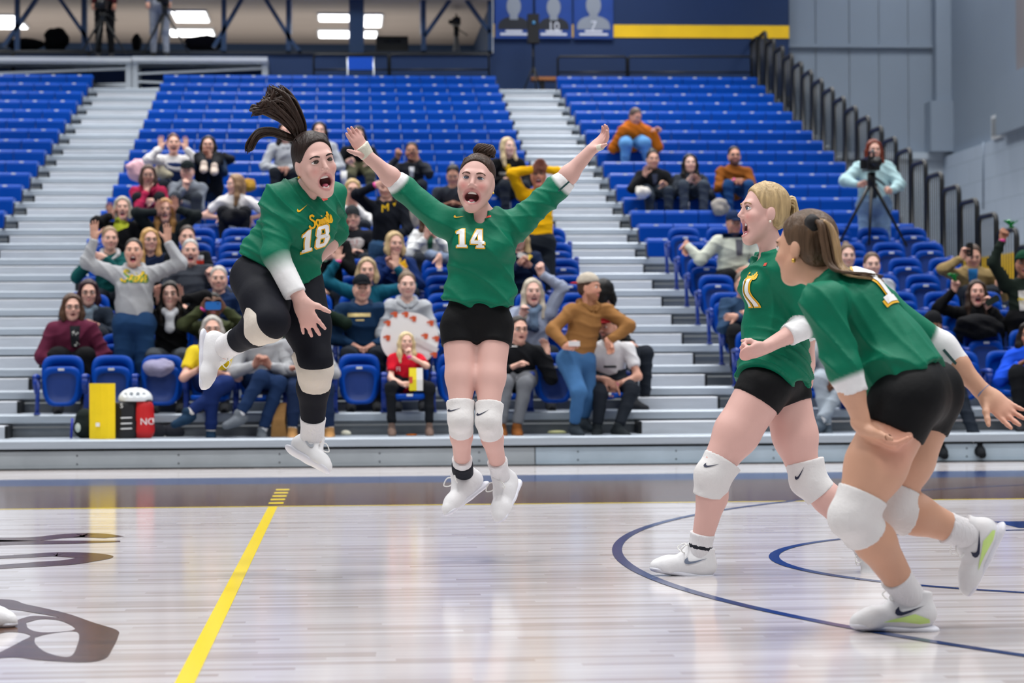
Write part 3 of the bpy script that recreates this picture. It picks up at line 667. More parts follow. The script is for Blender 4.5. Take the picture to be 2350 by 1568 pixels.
# hanging banners with generic portraits
BB = mat('banner_blue', '12408f', .6, var=.08, bscale=3); BG = mat('banner_grey', '8d95a0', .6); BD = mat('banner_dark', '20242c', .6); BW = mat('banner_print', 'dfe4ee', .6)
def text_mesh(txt, size, shear=0., off=0., bold=False):
    cu = bpy.data.curves.new('t', 'FONT'); cu.body = txt; cu.size = size; cu.shear = shear; cu.align_x = 'CENTER'; cu.align_y = 'CENTER'; cu.offset = off; cu.resolution_u = 3
    t = bpy.data.objects.new('t', cu); COL.objects.link(t); dg = bpy.context.evaluated_depsgraph_get(); dg.update()
    me = t.evaluated_get(dg).to_mesh(); V = np.array([tuple(v.co) for v in me.vertices]); F = [tuple(p.vertices) for p in me.polygons]
    bpy.data.objects.remove(t); bpy.data.curves.remove(cu); return V, F
for i, (x0, x1, yb, shirt, num, lab) in enumerate([(1136, 1222, 88, BD, '', 'dark-shirted portrait, leftmost of three'), (1229, 1312, 88, BD, '10', 'number 10, middle of three'), (1317, 1407, 89, BG, '7', 'pale-shirted portrait and number 7, rightmost of three')]):
    Y = YW-.05; a = onY(x0, yb, Y); b_ = onY(x1, -40, Y); w = b_[0]-a[0]; cx_ = (a[0]+b_[0])/2
    r = empty('banner', (cx_, Y, a[2]), 'blue hanging banner with a '+lab, 'banner', 'hanging portrait banners')
    mk('cloth', *boxes([(a[0], b_[0], Y, Y+.012, a[2], b_[2])]), BB, r, smooth=False)
    t = np.linspace(0, math.pi, 20)
    sh = [(cx_+w*.42*math.cos(q), a[2]+.24*w+w*.34*math.sin(q)**.7) for q in t]
    mk('portrait_shirt', [(x, Y-.004, z) for x, z in sh], [tuple(range(len(sh)))[::-1]], shirt, r, smooth=False)
    t = np.linspace(0, 2*math.pi, 24, endpoint=False)
    mk('portrait_face', [(cx_+w*.19*math.cos(q), Y-.008, a[2]+w*.85+w*.27*math.sin(q)) for q in t], [tuple(range(24))[::-1]], BG, r, smooth=False)
    mk('portrait_neck', [(cx_-w*.11, Y-.006, a[2]+.5*w), (cx_+w*.11, Y-.006, a[2]+.5*w), (cx_+w*.1, Y-.006, a[2]+.75*w), (cx_-w*.1, Y-.006, a[2]+.75*w)], [(0, 1, 2, 3)], BG, r, smooth=False)
    if num:
        V, F = text_mesh(num, w*.33); mk('number_print', [(cx_+x, Y-.012, a[2]+w*.32+y) for x, y, z in V], F, BW, r, smooth=False)
    for k, (ww, zz) in enumerate(((.22, .19), (.36, .11))):
        mk('name_print', [(cx_-w*ww, Y-.01, a[2]+zz*w-.018), (cx_+w*ww, Y-.01, a[2]+zz*w-.018), (cx_+w*ww, Y-.01, a[2]+zz*w+.02), (cx_-w*ww, Y-.01, a[2]+zz*w+.02)], [(0, 1, 2, 3)], BW, r, smooth=False)
# ================================================================ people: shared builders
def frame(f, up=(0, 0, 1)):
    f = nrm(f); s = nrm(np.cross(f, up)); u = np.cross(s, f); return np.stack([s, f, u])
def rot(v, axis, a):
    axis = nrm(axis); v = np.asarray(v, float)
    return v*math.cos(a)+np.cross(axis, v)*math.sin(a)+axis*(axis@v)*(1-math.cos(a))
def head_frame(yaw, pitch=0., roll=0.):
    """yaw 0 faces the camera side (-Y); + turns to image right; pitch + looks up; roll + tips the crown to image right"""
    f = A3([math.sin(yaw)*math.cos(pitch), -math.cos(yaw)*math.cos(pitch), math.sin(pitch)]); ax = frame(f)
    if roll: ax = np.stack([rot(ax[0], ax[1], -roll), ax[1], rot(ax[2], ax[1], -roll)])
    return ax
def head_ops(S, C, ax, sc, mo=0., male=False, ears=True, cheek=1., fw=1., smile=0.):
    P = lambda x, y, z: C+sc*(x*ax[0]+y*ax[1]+z*ax[2])
    E = lambda c, r, k=.02, op='u': S.ell(P(*c), A3(r)*sc, ax, k*sc, op)
    jd = .028*mo; w = (1.06 if male else 1.)*fw
    E((0, -.012, .034), (.073*(.5+.5*fw), .092, .084)); E((0, .024, -.022), (.063*w, .064, .082), .03)
    E((0, .030, -.058-jd*.6), (.045*w, .047, .044+jd*.3), .03); E((0, .058, -.094-jd), (.019*w, .019, .017), .03)
    for s in (-1, 1):
        S.cone(P(s*.051*w, .004, -.050), P(s*.012, .054, -.095-jd), .018*sc, .016*sc, .025*sc)
        E((s*.036, .062, -.030), (.024*cheek, .022, .022*cheek), .02)
        if ears: E((s*.074, -.006, -.014), (.009, .019, .031), .006)
    S.cone(P(-.034, .078, .022), P(.034, .078, .022), .011*sc, .011*sc, .018*sc)
    S.cone(P(0, .083, .012), P(0, .1035, -.027), .0062*sc, .0098*sc, .012*sc)
    for s in (-1, 1):
        E((s*.0105, .091, -.033), (.0072, .010, .0062), .006); E((s*.031, .100, .002), (.015, .016, .0105), .008, 's')
        E((s*.0310, .0705, .0005), (.0145, .0150, .0125), .003)
    h = .006+.023*mo; zc = -.066-.015*mo; wd = .023+.006*mo+.008*smile; cz = zc+.007*smile
    for q in (1, -1):
        S.cone(P(-wd, .070, cz), P(0, .084-.004*mo, zc+q*h), .0055*sc, .0075*sc, .006*sc); S.cone(P(wd, .070, cz), P(0, .084-.004*mo, zc+q*h), .0055*sc, .0075*sc, .006*sc)
    if mo > .05: E((0, .086, zc), (wd*.98, .034, h*.92), .003, 's')
def face_cols(V, C, ax, sc, base, mo, flush=.0, base_arr=None, smile=0.):
    l = (V-C)@ax.T/sc; col = np.tile(np.asarray(lin(base)[:3]), (len(V), 1)) if base_arr is None else base_arr
    lip = A3(lin('b8646a')[:3])*.55+.45*A3(lin(base)[:3]); dark = A3(lin('4a0c12')[:3])
    h = .006+.023*mo; zc = -.066-.015*mo+.003*smile; wd = .023+.006*mo+.008*smile
    e = (l[:, 0]/(wd+.006))**2+((l[:, 2]-zc)/(h+.0085))**2
    near = (l[:, 1] > .035) & (np.abs(l[:, 0]) < .06) & (l[:, 2] < .03) & (l[:, 2] > -.15)
    w = np.clip((1.05-e)/.25, 0, 1)*near; col = col*(1-w[:, None])+lip*w[:, None]
    if mo > .05:
        e2 = (l[:, 0]/wd)**2+((l[:, 2]-zc)/(h*.95))**2; depth = np.clip((.074-l[:, 1])/.008, 0, 1); w = np.clip((1.0-e2)/.2, 0, 1)*near*depth; col = col*(1-w[:, None])+dark*w[:, None]
    if flush:
        for s in (-1, 1):
            d = np.sqrt(((l[:, 0]-s*.04)/.028)**2+((l[:, 2]+.035)/.028)**2); w = flush*np.clip(1-d, 0, 1)*(l[:, 1] > .02); col = col*(1-w[:, None])+A3(lin('d9726f')[:3])*w[:, None]
    return col
EYEW = mat('eye_white', 'e9e6e4', .25); TEETH = mat('teeth', 'f1ede6', .3); TONGUE = mat('tongue', 'b5566a', .4)
def eye_mesh():
    V, F = sphere((0, 0, 0), 1, 16, 12, np.stack([A3([1, 0, 0.]), A3([0, 1., 0]), A3([0, 0, 1.])])); V = np.array(V)
    c = V[F].mean(1); d = np.hypot(c[:, 0], c[:, 2]); mi = np.where((c[:, 1] > 0) & (d < .62), 1, 0); mi = np.where((c[:, 1] > 0) & (d < .28), 2, mi)
    return V, F, mi
EV, EF, EMI = eye_mesh()
def face_parts(root, C, ax, sc, mo, brow, iris='3a2a20', lod=0, squint=1., teeth=True):
    P = lambda x, y, z: C+sc*(x*ax[0]+y*ax[1]+z*ax[2])
    im = [EYEW, mat('iris_'+iris, iris, .2), mat('pupil', '050505', .15)]
    for s in (-1, 1):
        c = P(s*.031, .0755, .0012); r = A3([.0158, .0145, .0095*squint])*sc
        mk('eye', c+EV[:, 0:1]*r[0]*ax[0]+EV[:, 1:2]*r[1]*ax[1]+EV[:, 2:3]*r[2]*ax[2], EF, im, root, mi=EMI)
        pts = [P(s*.014, .0915, .0205), P(s*.026, .0920, .0245), P(s*.039, .0865, .0245), P(s*.051, .0745, .0180)]
        mk('eyebrow', *tube(curve_pts(pts, 3), [.003*sc]*2+[.0038*sc]*3+[.003*sc]*4+[.0018*sc], 5), mat('brow_'+brow, brow, .8), root)
        if lod == 0:
            pts = [P(s*.017, .0845, .003), P(s*.025, .0890, .0088*squint+.001), P(s*.036, .0865, .0088*squint+.001), P(s*.0465, .0765, .002)]
            mk('eyelash', *tube(curve_pts(pts, 3), .0017*sc, 4), mat('lash', '17100e', .8), root)
    if mo > .25 and teeth:
        h = .006+.023*mo; zc = -.066-.015*mo
        for q, zz, n_ in ((1, zc+h*.72, 'upper_teeth'), (-1, zc-h*.80, 'lower_teeth')):
            if q < 0 and lod: continue
            t = np.linspace(-1, 1, 11); V = []; F = []
            for i, a in enumerate(t):
                x = .021*a; y = .0755-.012*a*a
                V += [P(x, y, zz-.0062*q), P(x, y+.001, zz+.0050*q), P(x*.9, y-.006, zz+.0050*q), P(x*.9, y-.006, zz-.0062*q)]
            for i in range(10):
                for k in range(4): F.append((4*i+k, 4*i+(k+1) % 4, 4*i+4+(k+1) % 4, 4*i+4+k))
            mk(n_, V, np.array(F), TEETH, root)
        mk('tongue', *sphere(P(0, .060, zc-h*.55), A3([.014, .018, .006+.004*mo])*sc, 12, 8, ax), TONGUE, root)
POSES = {  # curl at the three joints, splay
    'open': ((.10, .12, .08), .16), 'spread': ((.12, .18, .12), .26), 'relax': ((.35, .45, .3), .06), 'fist': ((1.25, 1.5, .9), .0), 'grip': ((.75, .95, .5), .03), 'flat': ((.03, .05, .03), .03)}
def hand_ops(S, w, d, palm, thumb, pose='relax', sc=1.):
    """w wrist, d towards the knuckles, palm = way the palm faces, thumb = +1/-1 side"""
    d = nrm(d); n = nrm(palm-d*np.dot(palm, d)); s = np.cross(d, n)*thumb; cu, sp = POSES[pose]; k = .010*sc
    S.cone(w-d*.02*sc, w+d*.03*sc, .026*sc, .033*sc, .02*sc, n, 1.7); S.cone(w+d*.03*sc, w+d*.078*sc, .036*sc, .039*sc, .02*sc, n, 2.7)
    for off, ln, r, a0 in ((.0285, .072, .0090, 1.), (.0095, .080, .0094, .3), (-.0095, .074, .0090, -.4), (-.0275, .058, .0080, -1.15)):
        b = w+d*(.080-abs(off)*.25)*sc+s*off*sc; dd = nrm(d+s*a0*sp); side = np.cross(dd, n)
        L = ln*sc; p = b; v = dd
        for i, (fr, c) in enumerate(zip((.45, .31, .24), cu)):
            v = nrm(rot(v, side, c)) if np.dot(rot(v, side, .3), n) > np.dot(v, n) else nrm(rot(v, side, -c))
            q = p+v*L*fr; S.cone(p, q, (r-.0008*i)*sc, (r-.0008*(i+1))*sc, .006*sc); p = q
    tb = w+d*.022*sc+s*.024*sc+n*.006*sc
    td = nrm(d*.62+s*.75+n*.25) if pose not in ('fist', 'grip') else nrm(d*.75+s*.35+n*.65)
    m = tb+td*.040*sc; S.cone(tb, m, .0145*sc, .0115*sc, .018*sc)
    td2 = nrm(td+d*.25) if pose not in ('fist', 'grip') else nrm(td*.5-s*.7+n*.6)
    e = m+td2*.03*sc; S.cone(m, e, .0108*sc, .0095*sc, .008*sc); S.cone(e, e+td2*.022*sc, .0095*sc, .0075*sc, .006*sc)
def fine(S, h, boxes_, hf):
    """mesh the whole figure coarsely and given boxes finely, as one surface"""
    V, F = S.mesh(h); keep = np.ones(len(V), bool); out = []
    for lo, hi in boxes_:
        lo = A3(lo); hi = A3(hi); ins = ((V > lo+h*1.2) & (V < hi-h*1.2)).all(1); keep &= ~ins
        out.append(S.mesh(hf, (lo, hi)))
    return merge([sub(V, F, keep)]+out)
def box_around(P, m): P = np.atleast_2d(P); return P.min(0)-m, P.max(0)+m
def split_tris(V, F, L):
    V = [A3(v, float) for v in V]; T = []
    for f in F:
        for i in range(1, len(f)-1): T.append((f[0], f[i], f[i+1]))
    cache = {}
    def mid(a, b):
        k = (min(a, b), max(a, b))
        if k not in cache: cache[k] = len(V); V.append((V[a]+V[b])/2)
        return cache[k]
    out = []; st = T; lv = 0
    while st and lv < 6:
        nx = []
        for a, b, c in st:
            m = max(np.linalg.norm(V[a]-V[b]), np.linalg.norm(V[b]-V[c]), np.linalg.norm(V[c]-V[a]))
            if m < L: out.append((a, b, c)); continue
            ab, bc, ca = mid(a, b), mid(b, c), mid(c, a); nx += [(a, ab, ca), (ab, b, bc), (ca, bc, c), (ab, bc, ca)]
        st = nx; lv += 1
    return np.array(V), np.array(out+st)
def decal(name, V2, F2, bvh, org, ax, ay, an, m, parent, off=.003, L=.02, label=None):
    """flat print laid on a curved surface"""
    V2 = np.asarray(V2, float); V2 = np.c_[V2[:, :2], np.zeros(len(V2))]; V2, F2 = split_tris(V2, F2, L); out = []
    for x, y, _ in V2:
        p = org+x*ax+y*ay; hit = bvh.ray_cast(Vector(p+an*.22), Vector(-an), .6)
        out.append(A3(hit[0])+A3(an)*off if hit[0] is not None else p)
    n = np.cross(out[F2[0][1]]-out[F2[0][0]], out[F2[0][2]]-out[F2[0][0]])
    if np.dot(n, an) < 0: F2 = F2[:, ::-1]
    o = mk(name, out, F2, m, parent)
    if label: o['label'] = label
    return o
def bvh_of(V, F): return BVHTree.FromPolygons([tuple(v) for v in V], [tuple(int(i) for i in f) for f in F])
def ribbon2d(P, w, n=5):
    q = curve_pts(np.array(P, float), n); T = np.gradient(q, axis=0); T /= np.maximum(1e-9, np.linalg.norm(T, axis=1))[:, None]; N = np.stack([-T[:, 1], T[:, 0]], 1)
    V = np.vstack([q+N*w/2, q-N*w/2]); m = len(q); return V, [(i, i+m, i+1+m, i+1) for i in range(m-1)]
SCRIPT = [[(.62, .80), (.50, .95), (.30, .92), (.24, .75), (.40, .58), (.55, .40), (.48, .15), (.25, .02), (.02, .10), (-.06, .28)], [(.97, .42), (.82, .50), (.69, .33), (.72, .10), (.85, .06), (.95, .22), (1.0, .48), (.98, .12), (1.07, .05), (1.14, .2), (1.18, .48), (1.17, .12), (1.25, .05), (1.31, .2), (1.34, .48), (1.33, .05), (1.43, .42), (1.53, .45), (1.53, .1), (1.61, .05), (1.70, .3), (1.80, .9), (1.75, .4), (1.74, .10), (1.83, .05), (1.95, .3), (2.02, .55), (2.06, .3), (2.08, .12), (1.98, .01), (1.87, .09)], [(1.60, .60), (1.92, .64)], [(1.22, .66), (1.25, .72)]]
def script_mesh(size, w):
    L = [ribbon2d(np.array(p)*size, w*size) for p in SCRIPT]; V = []; F = []
    for v, f in L:
        n = len(V); V += [tuple(q) for q in v]; F += [tuple(i+n for i in g) for g in f]
    V = np.array(V); V -= (V.max(0)+V.min(0))/2; return V, F
DIG = {'1': ([(.12, 0), (.66, 0), (.66, .14), (.54, .14), (.54, 1), (.36, 1), (.10, .84), (.10, .70), (.27, .74), (.27, .14), (.12, .14)], []),
       '4': ([(0., .20), (0., .38), (.34, 1), (.62, 1), (.62, .38), (.74, .38), (.74, .20), (.62, .20), (.62, .13), (.72, .13), (.72, 0), (.30, 0), (.30, .13), (.40, .13), (.40, .20)], [[(.19, .38), (.40, .38), (.40, .76)]]),
       '8': ([(.12, 0), (.58, 0), (.70, .12), (.70, .42), (.62, .5), (.70, .58), (.70, .88), (.58, 1), (.12, 1), (0, .88), (0, .58), (.08, .5), (0, .42), (0, .12)], [[(.23, .16), (.47, .16), (.47, .41), (.23, .41)], [(.23, .59), (.47, .59), (.47, .84), (.23, .84)]])}
def digits(txt, size, grow=0.):
    V = []; F = []; x = 0
    for c in txt:
        o, hs = DIG[c]; cx_ = sum(p[0] for p in o)/len(o); cy = .5
        g = lambda P, s: [(p[0]+(math.copysign(grow, p[0]-cx_))*s, p[1]+math.copysign(grow, p[1]-cy)*s) for p in P]
        def gh(P):
            mx = sum(p[0] for p in P)/len(P); my = sum(p[1] for p in P)/len(P); return [(p[0]-math.copysign(grow, p[0]-mx), p[1]-math.copysign(grow, p[1]-my)) for p in P]
        v, f = ring_fill([(p[0], p[1]) for p in g(o, 1)], [gh(P) for P in hs], 'dg')
        n = len(V); V += [(q[0]+x, q[1]) for q in v]; F += [tuple(i+n for i in h) for h in f]; x += .86
    V = np.array(V)*size; V -= A3([(x-.14)*size/2, size/2]); return V, F
SWOOSH = np.array([(.02, .17), (-.11, .03), (-.13, -.09), (-.05, -.17), (.10, -.17), (.45, -.03), (1.0, .26), (.45, .06), (.18, -.02), (.08, -.01), (.03, .06)])-A3([.4, 0])
SWV, SWF = ring_fill([tuple(q) for q in SWOOSH], [], 'sw')
def swoosh(size, flip=1): return np.array([(v[0]*size*flip, v[1]*size) for v in SWV]), SWF
def skin_mat(): return mat('skin', 'e0b5a5', .5, attr='Col', bump=.03, bscale=220, spec=.4)
SKIN = None
def strands(root_pts, name, m, parent):
    """a bundle of tapering locks; each item is (points, radius)"""
    parts = [tube(curve_pts(P, 6), np.interp(np.linspace(0, 1, 6*(len(P)-1)+1), [0, .25, .75, 1], [r*.8, r, r*.8, r*.1]), 5) for P, r in root_pts]
    V, F = join(*parts); return mk(name, V, F, m, parent)
def hair_mat(hexc, h2=None):
    k = 'hair_'+hexc
    if k in MATS: return MATS[k]
    m = mat(k, hexc, .42, bump=.5, bscale=60, stretch=(1, 1, .12), var=.28, spec=.25); return m
# ================================================================ the four players
SKIN = skin_mat()
GREEN = '036e52'; GREENL = A3(lin(GREEN)[:3]); WHITEL = A3(lin('e6e6e8')[:3])
JER = mat('jersey', GREEN, .55, attr='Col', bump=.12, bscale=26, var=.03, spec=.2)
BLK = mat('black_spandex', '06070b', .65, bump=.1, bscale=30, spec=.2); LEGG = mat('dark_leggings', '14161f', .7, bump=.08, bscale=30, spec=.15)
PAD = mat('knee_pad_white', 'dedcdc', .75, bump=.25, bscale=25); PADC = mat('knee_pad_cream', 'd3cabf', .75, bump=.25, bscale=25)
SOCK = mat('sock_white', 'e2e1e4', .85, bump=.35, bscale=40, stretch=(3, 3, .4)); SHOE = mat('shoe_white', 'e3e3e6', .5, bump=.08, bscale=60); SOLE = mat('shoe_sole', 'dfe0ea', .45)
LACE = mat('shoe_lace', 'eeeeec', .7); INK = mat('print_navy', '151d3c', .5); GOLD = mat('print_gold', 'f2b80c', .5); WPR = mat('print_white', 'eeeff0', .5); REDP = mat('print_red', 'd04a3a', .5)
TAPE = mat('athletic_tape', 'dcd9c9', .8, bump=.3, bscale=50)
def shoe(root, an, f, up, sc=1., accent=None, side=None, laces=True, sw=None, swm=None):
    f = nrm(f); u = nrm(up-f*np.dot(up, f)); s = np.cross(f, u); ax = np.stack([s, f, u]); P = lambda x, y, z: an+sc*(x*s+y*f+z*u)
    S = SDF(); S.cone(P(0, -.045, -.045), P(0, .03, -.05), .040*sc, .043*sc, .03); S.cone(P(0, .03, -.05), P(.004, .125, -.075), .045*sc, .042*sc, .04); S.cone(P(.004, .125, -.078), P(.004, .165, -.084), .043*sc, .034*sc, .03)
    S.cone(P(0, -.025, .030), P(0, -.022, -.05), .042*sc, .045*sc, .03, capa=True); S.cone(P(0, .03, .030), P(0, .055, -.03), .024*sc, .03*sc, .02)
    S.cut(P(0, 0, -.098), -u)
    V, F = S.mesh(.0055); o = mk('shoe', V, F, SHOE, root); bv = bvh_of(V, F)
    T = SDF(); T.cone(P(0, -.052, -.095), P(0, .04, -.095), .046*sc, .040*sc, .02, u, 2.6); T.cone(P(0, .04, -.095), P(.004, .160, -.093), .042*sc, .040*sc, .02, u, 2.6)
    mk('sole', *T.mesh(.006), SOLE, o)
    if laces:
        for i in range(5):
            y = .035+.021*i; z = -.004-.016*i; a = P(-.026, y-.006, z-.012); b_ = P(.026, y+.006, z-.012); c_ = P(0, y, z+.010)
            mk('lace', *tube(curve_pts([a, c_, b_], 4), .0032*sc, 5), LACE, o)
        for q in (-1, 1): mk('lace_loop', *tube(curve_pts([P(0, .045, .012), P(q*.03, .06, .03), P(q*.05, .085, .01), P(q*.03, .07, -.006), P(0, .05, .008)], 5), .003*sc, 5), LACE, o)
    for q in ((-1, 1) if side is None else (side,)):
        if accent: 
            E2 = [(-.05, -.028), (.0, -.012), (.06, -.03), (.10, -.045), (.04, -.04), (-.02, -.045), (-.055, -.04)]
            decal('accent_panel', np.array([(p[0]*sc, p[1]*sc) for p in E2]), [tuple(range(7))], bv, P(0, .0, -.03), f, u, s*q, accent, o, .003, .02)
        if swm: decal('swoosh', *swoosh(.085*sc, -1), bv, P(0, .02, -.035), f, u, s*q, swm, o, .005, .015)
    return o
def leg_ops(S, hp, kn, an, R, e=0., top=True, to=None, back=None, k=.03):
    d = nrm(an-kn); b = A3([0, 0, 0.]) if back is None else back
    S.cone(hp, hp*.45+kn*.55, R[0]+e, R[1]+e, k); S.cone(hp*.45+kn*.55, kn, R[1]+e, R[2]+e, k)
    c = kn+(an-kn)*.32+b*.012
    S.cone(kn, c, R[2]*.97+e, R[3]+e, k); S.cone(c, an if to is None else to, R[3]+e, (R[4] if to is None else R[4]*1.1)+e, k, capb=to is not None)
def player(name, label, Y0, J, o):
    p = lambda k: onY(J[k][0], J[k][1], Y0+J[k][2])
    G = {k: p(k) for k in J}; sc = o.get('sc', 1.); hs = o.get('hs', 1.05); ax = o['ax']; C = G['head']; mo = o.get('mo', 0.)
    base = min((G['toeL'], G['toeR']), key=lambda v: v[2]); root = empty('person', (G['pv'][0], G['pv'][1], 0. if not o.get('air') else base[2]-.03), label, 'person', None)
    fr = nrm(o['front']); la = nrm(G['shR']-G['shL']); R = o.get('R', (.100, .088, .058, .060, .036))
    wa = G['wa']; ch = G['ch']; pv = G['pv']; nb = G['nb']; tw = o.get('tw', 1.); td = o.get('td', 1.)
    # ---- body
    B = SDF()
    B.cone(pv, wa, .142*tw, .122*tw, .05, fr, 1.45/td); B.cone(wa, ch, .122*tw, .138*tw, .05, fr, 1.35/td); B.cone(ch, nb, .12*tw, .06, .05, fr, 1.3)
    B.cone(G['shL'], G['shR'], .047, .047, .05); B.cone(nb, C+ax[2]*(-.07)+ax[1]*(-.012), .056*sc, .050*sc, .03)
    head_ops(B, C, ax, hs, mo, cheek=o.get('cheek', 1.), fw=o.get('fw', 1.), smile=o.get('smile', 0.))
    back = -fr
    for s in 'LR':
        sh, el, wr = G['sh'+s], G['el'+s], G['wr'+s]; hd = nrm(G['fi'+s]-wr); palm = A3(o['palm'+s], float)
        B.cone(sh, el, .046*sc, .040*sc, .03); B.cone(el, el*.65+wr*.35, .040*sc, .0425*sc, .03); B.cone(el*.65+wr*.35, wr, .0425*sc, .027*sc, .03)
        hand_ops(B, wr, hd, palm, o['thumb'+s], o['pose'+s], 1.0*o.get('hsc', 1.))
        hp, kn, an = G['hp'+s], G['kn'+s], G['an'+s]
        leg_ops(B, hp, kn, an, R, 0., back=back)
        B.cone(an, an+nrm(G['toe'+s]-G['heel'+s])*.03, R[4]*.9, .03, .03)
    bx = [box_around(C, .165*hs)]+[box_around([G['wr'+s], G['wr'+s]+nrm(G['fi'+s]-G['wr'+s])*.2], .07) for s in 'LR']
    V, F = fine(B, .011, bx, .0042)
    col = np.tile(A3(lin(o['skin'])[:3]), (len(V), 1))
    for s in 'LR':     # warmer fingertips and knees, the skin's own colour
        for c_, r_, w_ in ((G['wr'+s]+nrm(G['fi'+s]-G['wr'+s])*.14, .11, .35), (G['kn'+s], .10, .25), (G['el'+s], .06, .2)):
            d = np.linalg.norm(V-c_, axis=1); w = (w_*np.clip(1-d/r_, 0, 1)**.7)[:, None]; col = col*(1-w)+A3(lin('d98f86')[:3])*w
    near = np.linalg.norm(V-C, axis=1) < .17*hs
    cc = face_cols(V[near], C, ax, hs, o['skin'], mo, o.get('flush', .3), smile=o.get('smile', 0.)); col[near] = cc
    body = mk('body', V, F, SKIN, root, cols=col)
    face_parts(root, C, ax, hs, mo, o.get('brow', '3a2a22'), o.get('iris', '4a3a30'), 0, o.get('squint', 1.))
    # ---- jersey
    S = SDF(); hem = G.get('hem', pv); e = .014
    S.cone(hem, wa, .167*tw, .142*tw, .05, fr, 1.40/td, capa=True); S.cone(wa, ch, .140*tw, .152*tw, .05, fr, 1.32/td); S.cone(ch, nb-(nb-ch)*.12, .140*tw, .075, .05, fr, 1.25)
    S.cone(G['shL'], G['shR'], .062, .062, .06)
    if o.get('bust', 1):
        for q in (-.07, .07): S.ell(ch+la*q+fr*.085*td-nrm(nb-ch)*.02, (.062, .062, .062), k=.05)
    tx = nrm(wa-hem)
    for s in 'LR':
        q = hem+(G['hp'+s]-pv)-tx*np.dot(G['hp'+s]-pv, tx); S.cone(q, wa*.75+q*.25, R[0]+.012, R[0]*.9, .05, capa=True)
    arms = {}
    for s in 'LR':
        sh, el, ce = G['sh'+s], G['el'+s], G['cu'+s]
        S.cone(sh, el, .066*sc, .056*sc, .045); S.cone(el, ce, .056*sc, o.get('cuffr', .050)*sc, .03, capb=True)
        arms[s] = (sh, el, ce)
    upn = nrm(nb-ch)
    S.cone(nb-upn*.015, nb+upn*.16+fr*.01, .060, .072, .008, op='s'); S.ell(nb+fr*.075+upn*.006, (.034, .045, .042), np.stack([la, fr, upn]), .01, 's')
    V, F = S.mesh(.0068); V1 = wrinkle(V, F, o.get('wr_amp', .012), 95, o.get('wr_dir', (.3, .1, 1.)), o.get('seed', 1)); damp = np.ones(len(V))
    col = np.tile(GREENL, (len(V), 1))
    for s in 'LR':
        sh, el, ce = arms[s]; L1 = np.linalg.norm(el-sh); L2 = np.linalg.norm(ce-el); t2 = np.clip((V-el)@(ce-el)/max(1e-6, L2*L2), 0, 1); d2 = np.linalg.norm(V-el-t2[:, None]*(ce-el), axis=1)
        t1 = np.clip((V-sh)@(el-sh)/(L1*L1), 0, 1); d1 = np.linalg.norm(V-sh-t1[:, None]*(el-sh), axis=1)
        pos = np.where(d2 < d1, L1+t2*L2, t1*L1); dist = np.minimum(d1, d2)
        w = np.clip((pos-o['cuff0'+s])/o.get('grad'+s, .02), 0, 1)*(dist < .069); 
        if s in o.get('nopaint', ''): w *= 0
        col = col*(1-w[:, None])+WHITEL*w[:, None]; damp *= 1-.85*np.clip((pos-o['cuff0'+s]+.03)/.03, 0, 1)*(dist < .075)
    V = V+(V1-V)*damp[:, None]
    jer = mk('jersey', V, F, JER, root, cols=col); jb = bvh_of(V, F)
    # ---- shorts or leggings
    S = SDF(); S.cone(pv+(wa-pv)*.2, pv-(wa-pv)*.05, .140*tw, .146*tw, .05, fr, 1.40/td)
    for s in 'LR':
        hp, kn, an = G['hp'+s], G['kn'+s], G['an'+s]
        if o.get('legg'): leg_ops(S, hp, kn, an, R, .007, to=an+(kn-an)*.24, back=back)
        else: S.cone(hp, hp+(kn-hp)*o.get('short', .20), R[0]+.010, R[0]*.97+.006, .04, capb=True)
    if o.get('glute'): 
        for s in 'LR': S.ell(G['hp'+s]-fr*.045+A3([0, 0, .02]), (.095, .095, .1), k=.05)
    V, F = S.mesh(.008); mk('leggings' if o.get('legg') else 'shorts', V, F, LEGG if o.get('legg') else BLK, root)
    # ---- knee pads, socks, shoes
    for s in 'LR':
        hp, kn, an = G['hp'+s], G['kn'+s], G['an'+s]; tu = nrm(hp-kn); sd = nrm(an-kn); off = kn+sd*o.get('padoff', .03)
        K = SDF(); K.cone(off, off+tu*.085, R[2]+.014, R[2]*1.05+.021, .02, capb=True); K.cone(off, off+sd*.09, R[2]+.012, R[3]+.010, .02, capb=True)
        kf = nrm(tu*.0-nrm(tu+sd)) if np.linalg.norm(tu+sd) > .15 else fr
        K.ell(off+kf*.022, (R[2]*.95,)*3, k=.03)
        V, F = K.mesh(.0065); kp = mk('knee_pad', V, F, PADC if o.get('legg') else PAD, root)
        if o.get('swk', True):
            toC = nrm(CAM-off); rx = nrm(np.cross(sd, toC))*-1; decal('swoosh', *swoosh(.06, 1), bvh_of(V, F), off+tu*.045+rx*o.get('swx', -.02), rx if rx@RC > 0 else -rx, -sd, toC, INK, kp, .003, .012)
        A = SDF(); top = an+(kn-an)*o.get('sockh', .26); A.cone(an-(kn-an)*.03, an+(kn-an)*.08, R[4]+.010, R[4]+.008, .02); A.cone(an+(kn-an)*.08, top, R[4]+.008, R[4]*1.2+.009, .02, capb=True)
        sk = mk('sock', *A.mesh(.006), SOCK, root)
        if o.get('brace') == s:
            A = SDF(); A.cone(an+(kn-an)*.02, an+(kn-an)*.215, R[4]+.018, R[4]+.018, .02, capb=True); mk('ankle_brace', *A.mesh(.007), mat('navy_brace', '0d1322', .8, bump=.3, bscale=40), root)
        fd = G['toe'+s]-G['heel'+s]; up = an-G['heel'+s]
        shoe(root, an, fd, up, float(np.clip(np.linalg.norm(fd)/.275, .92, 1.1)), o.get('accent'), None, True, None, o.get('swm', {}).get(s))
    return root, G, body, jer, jb, fr, la
SKIN_A = 'd9aea5'
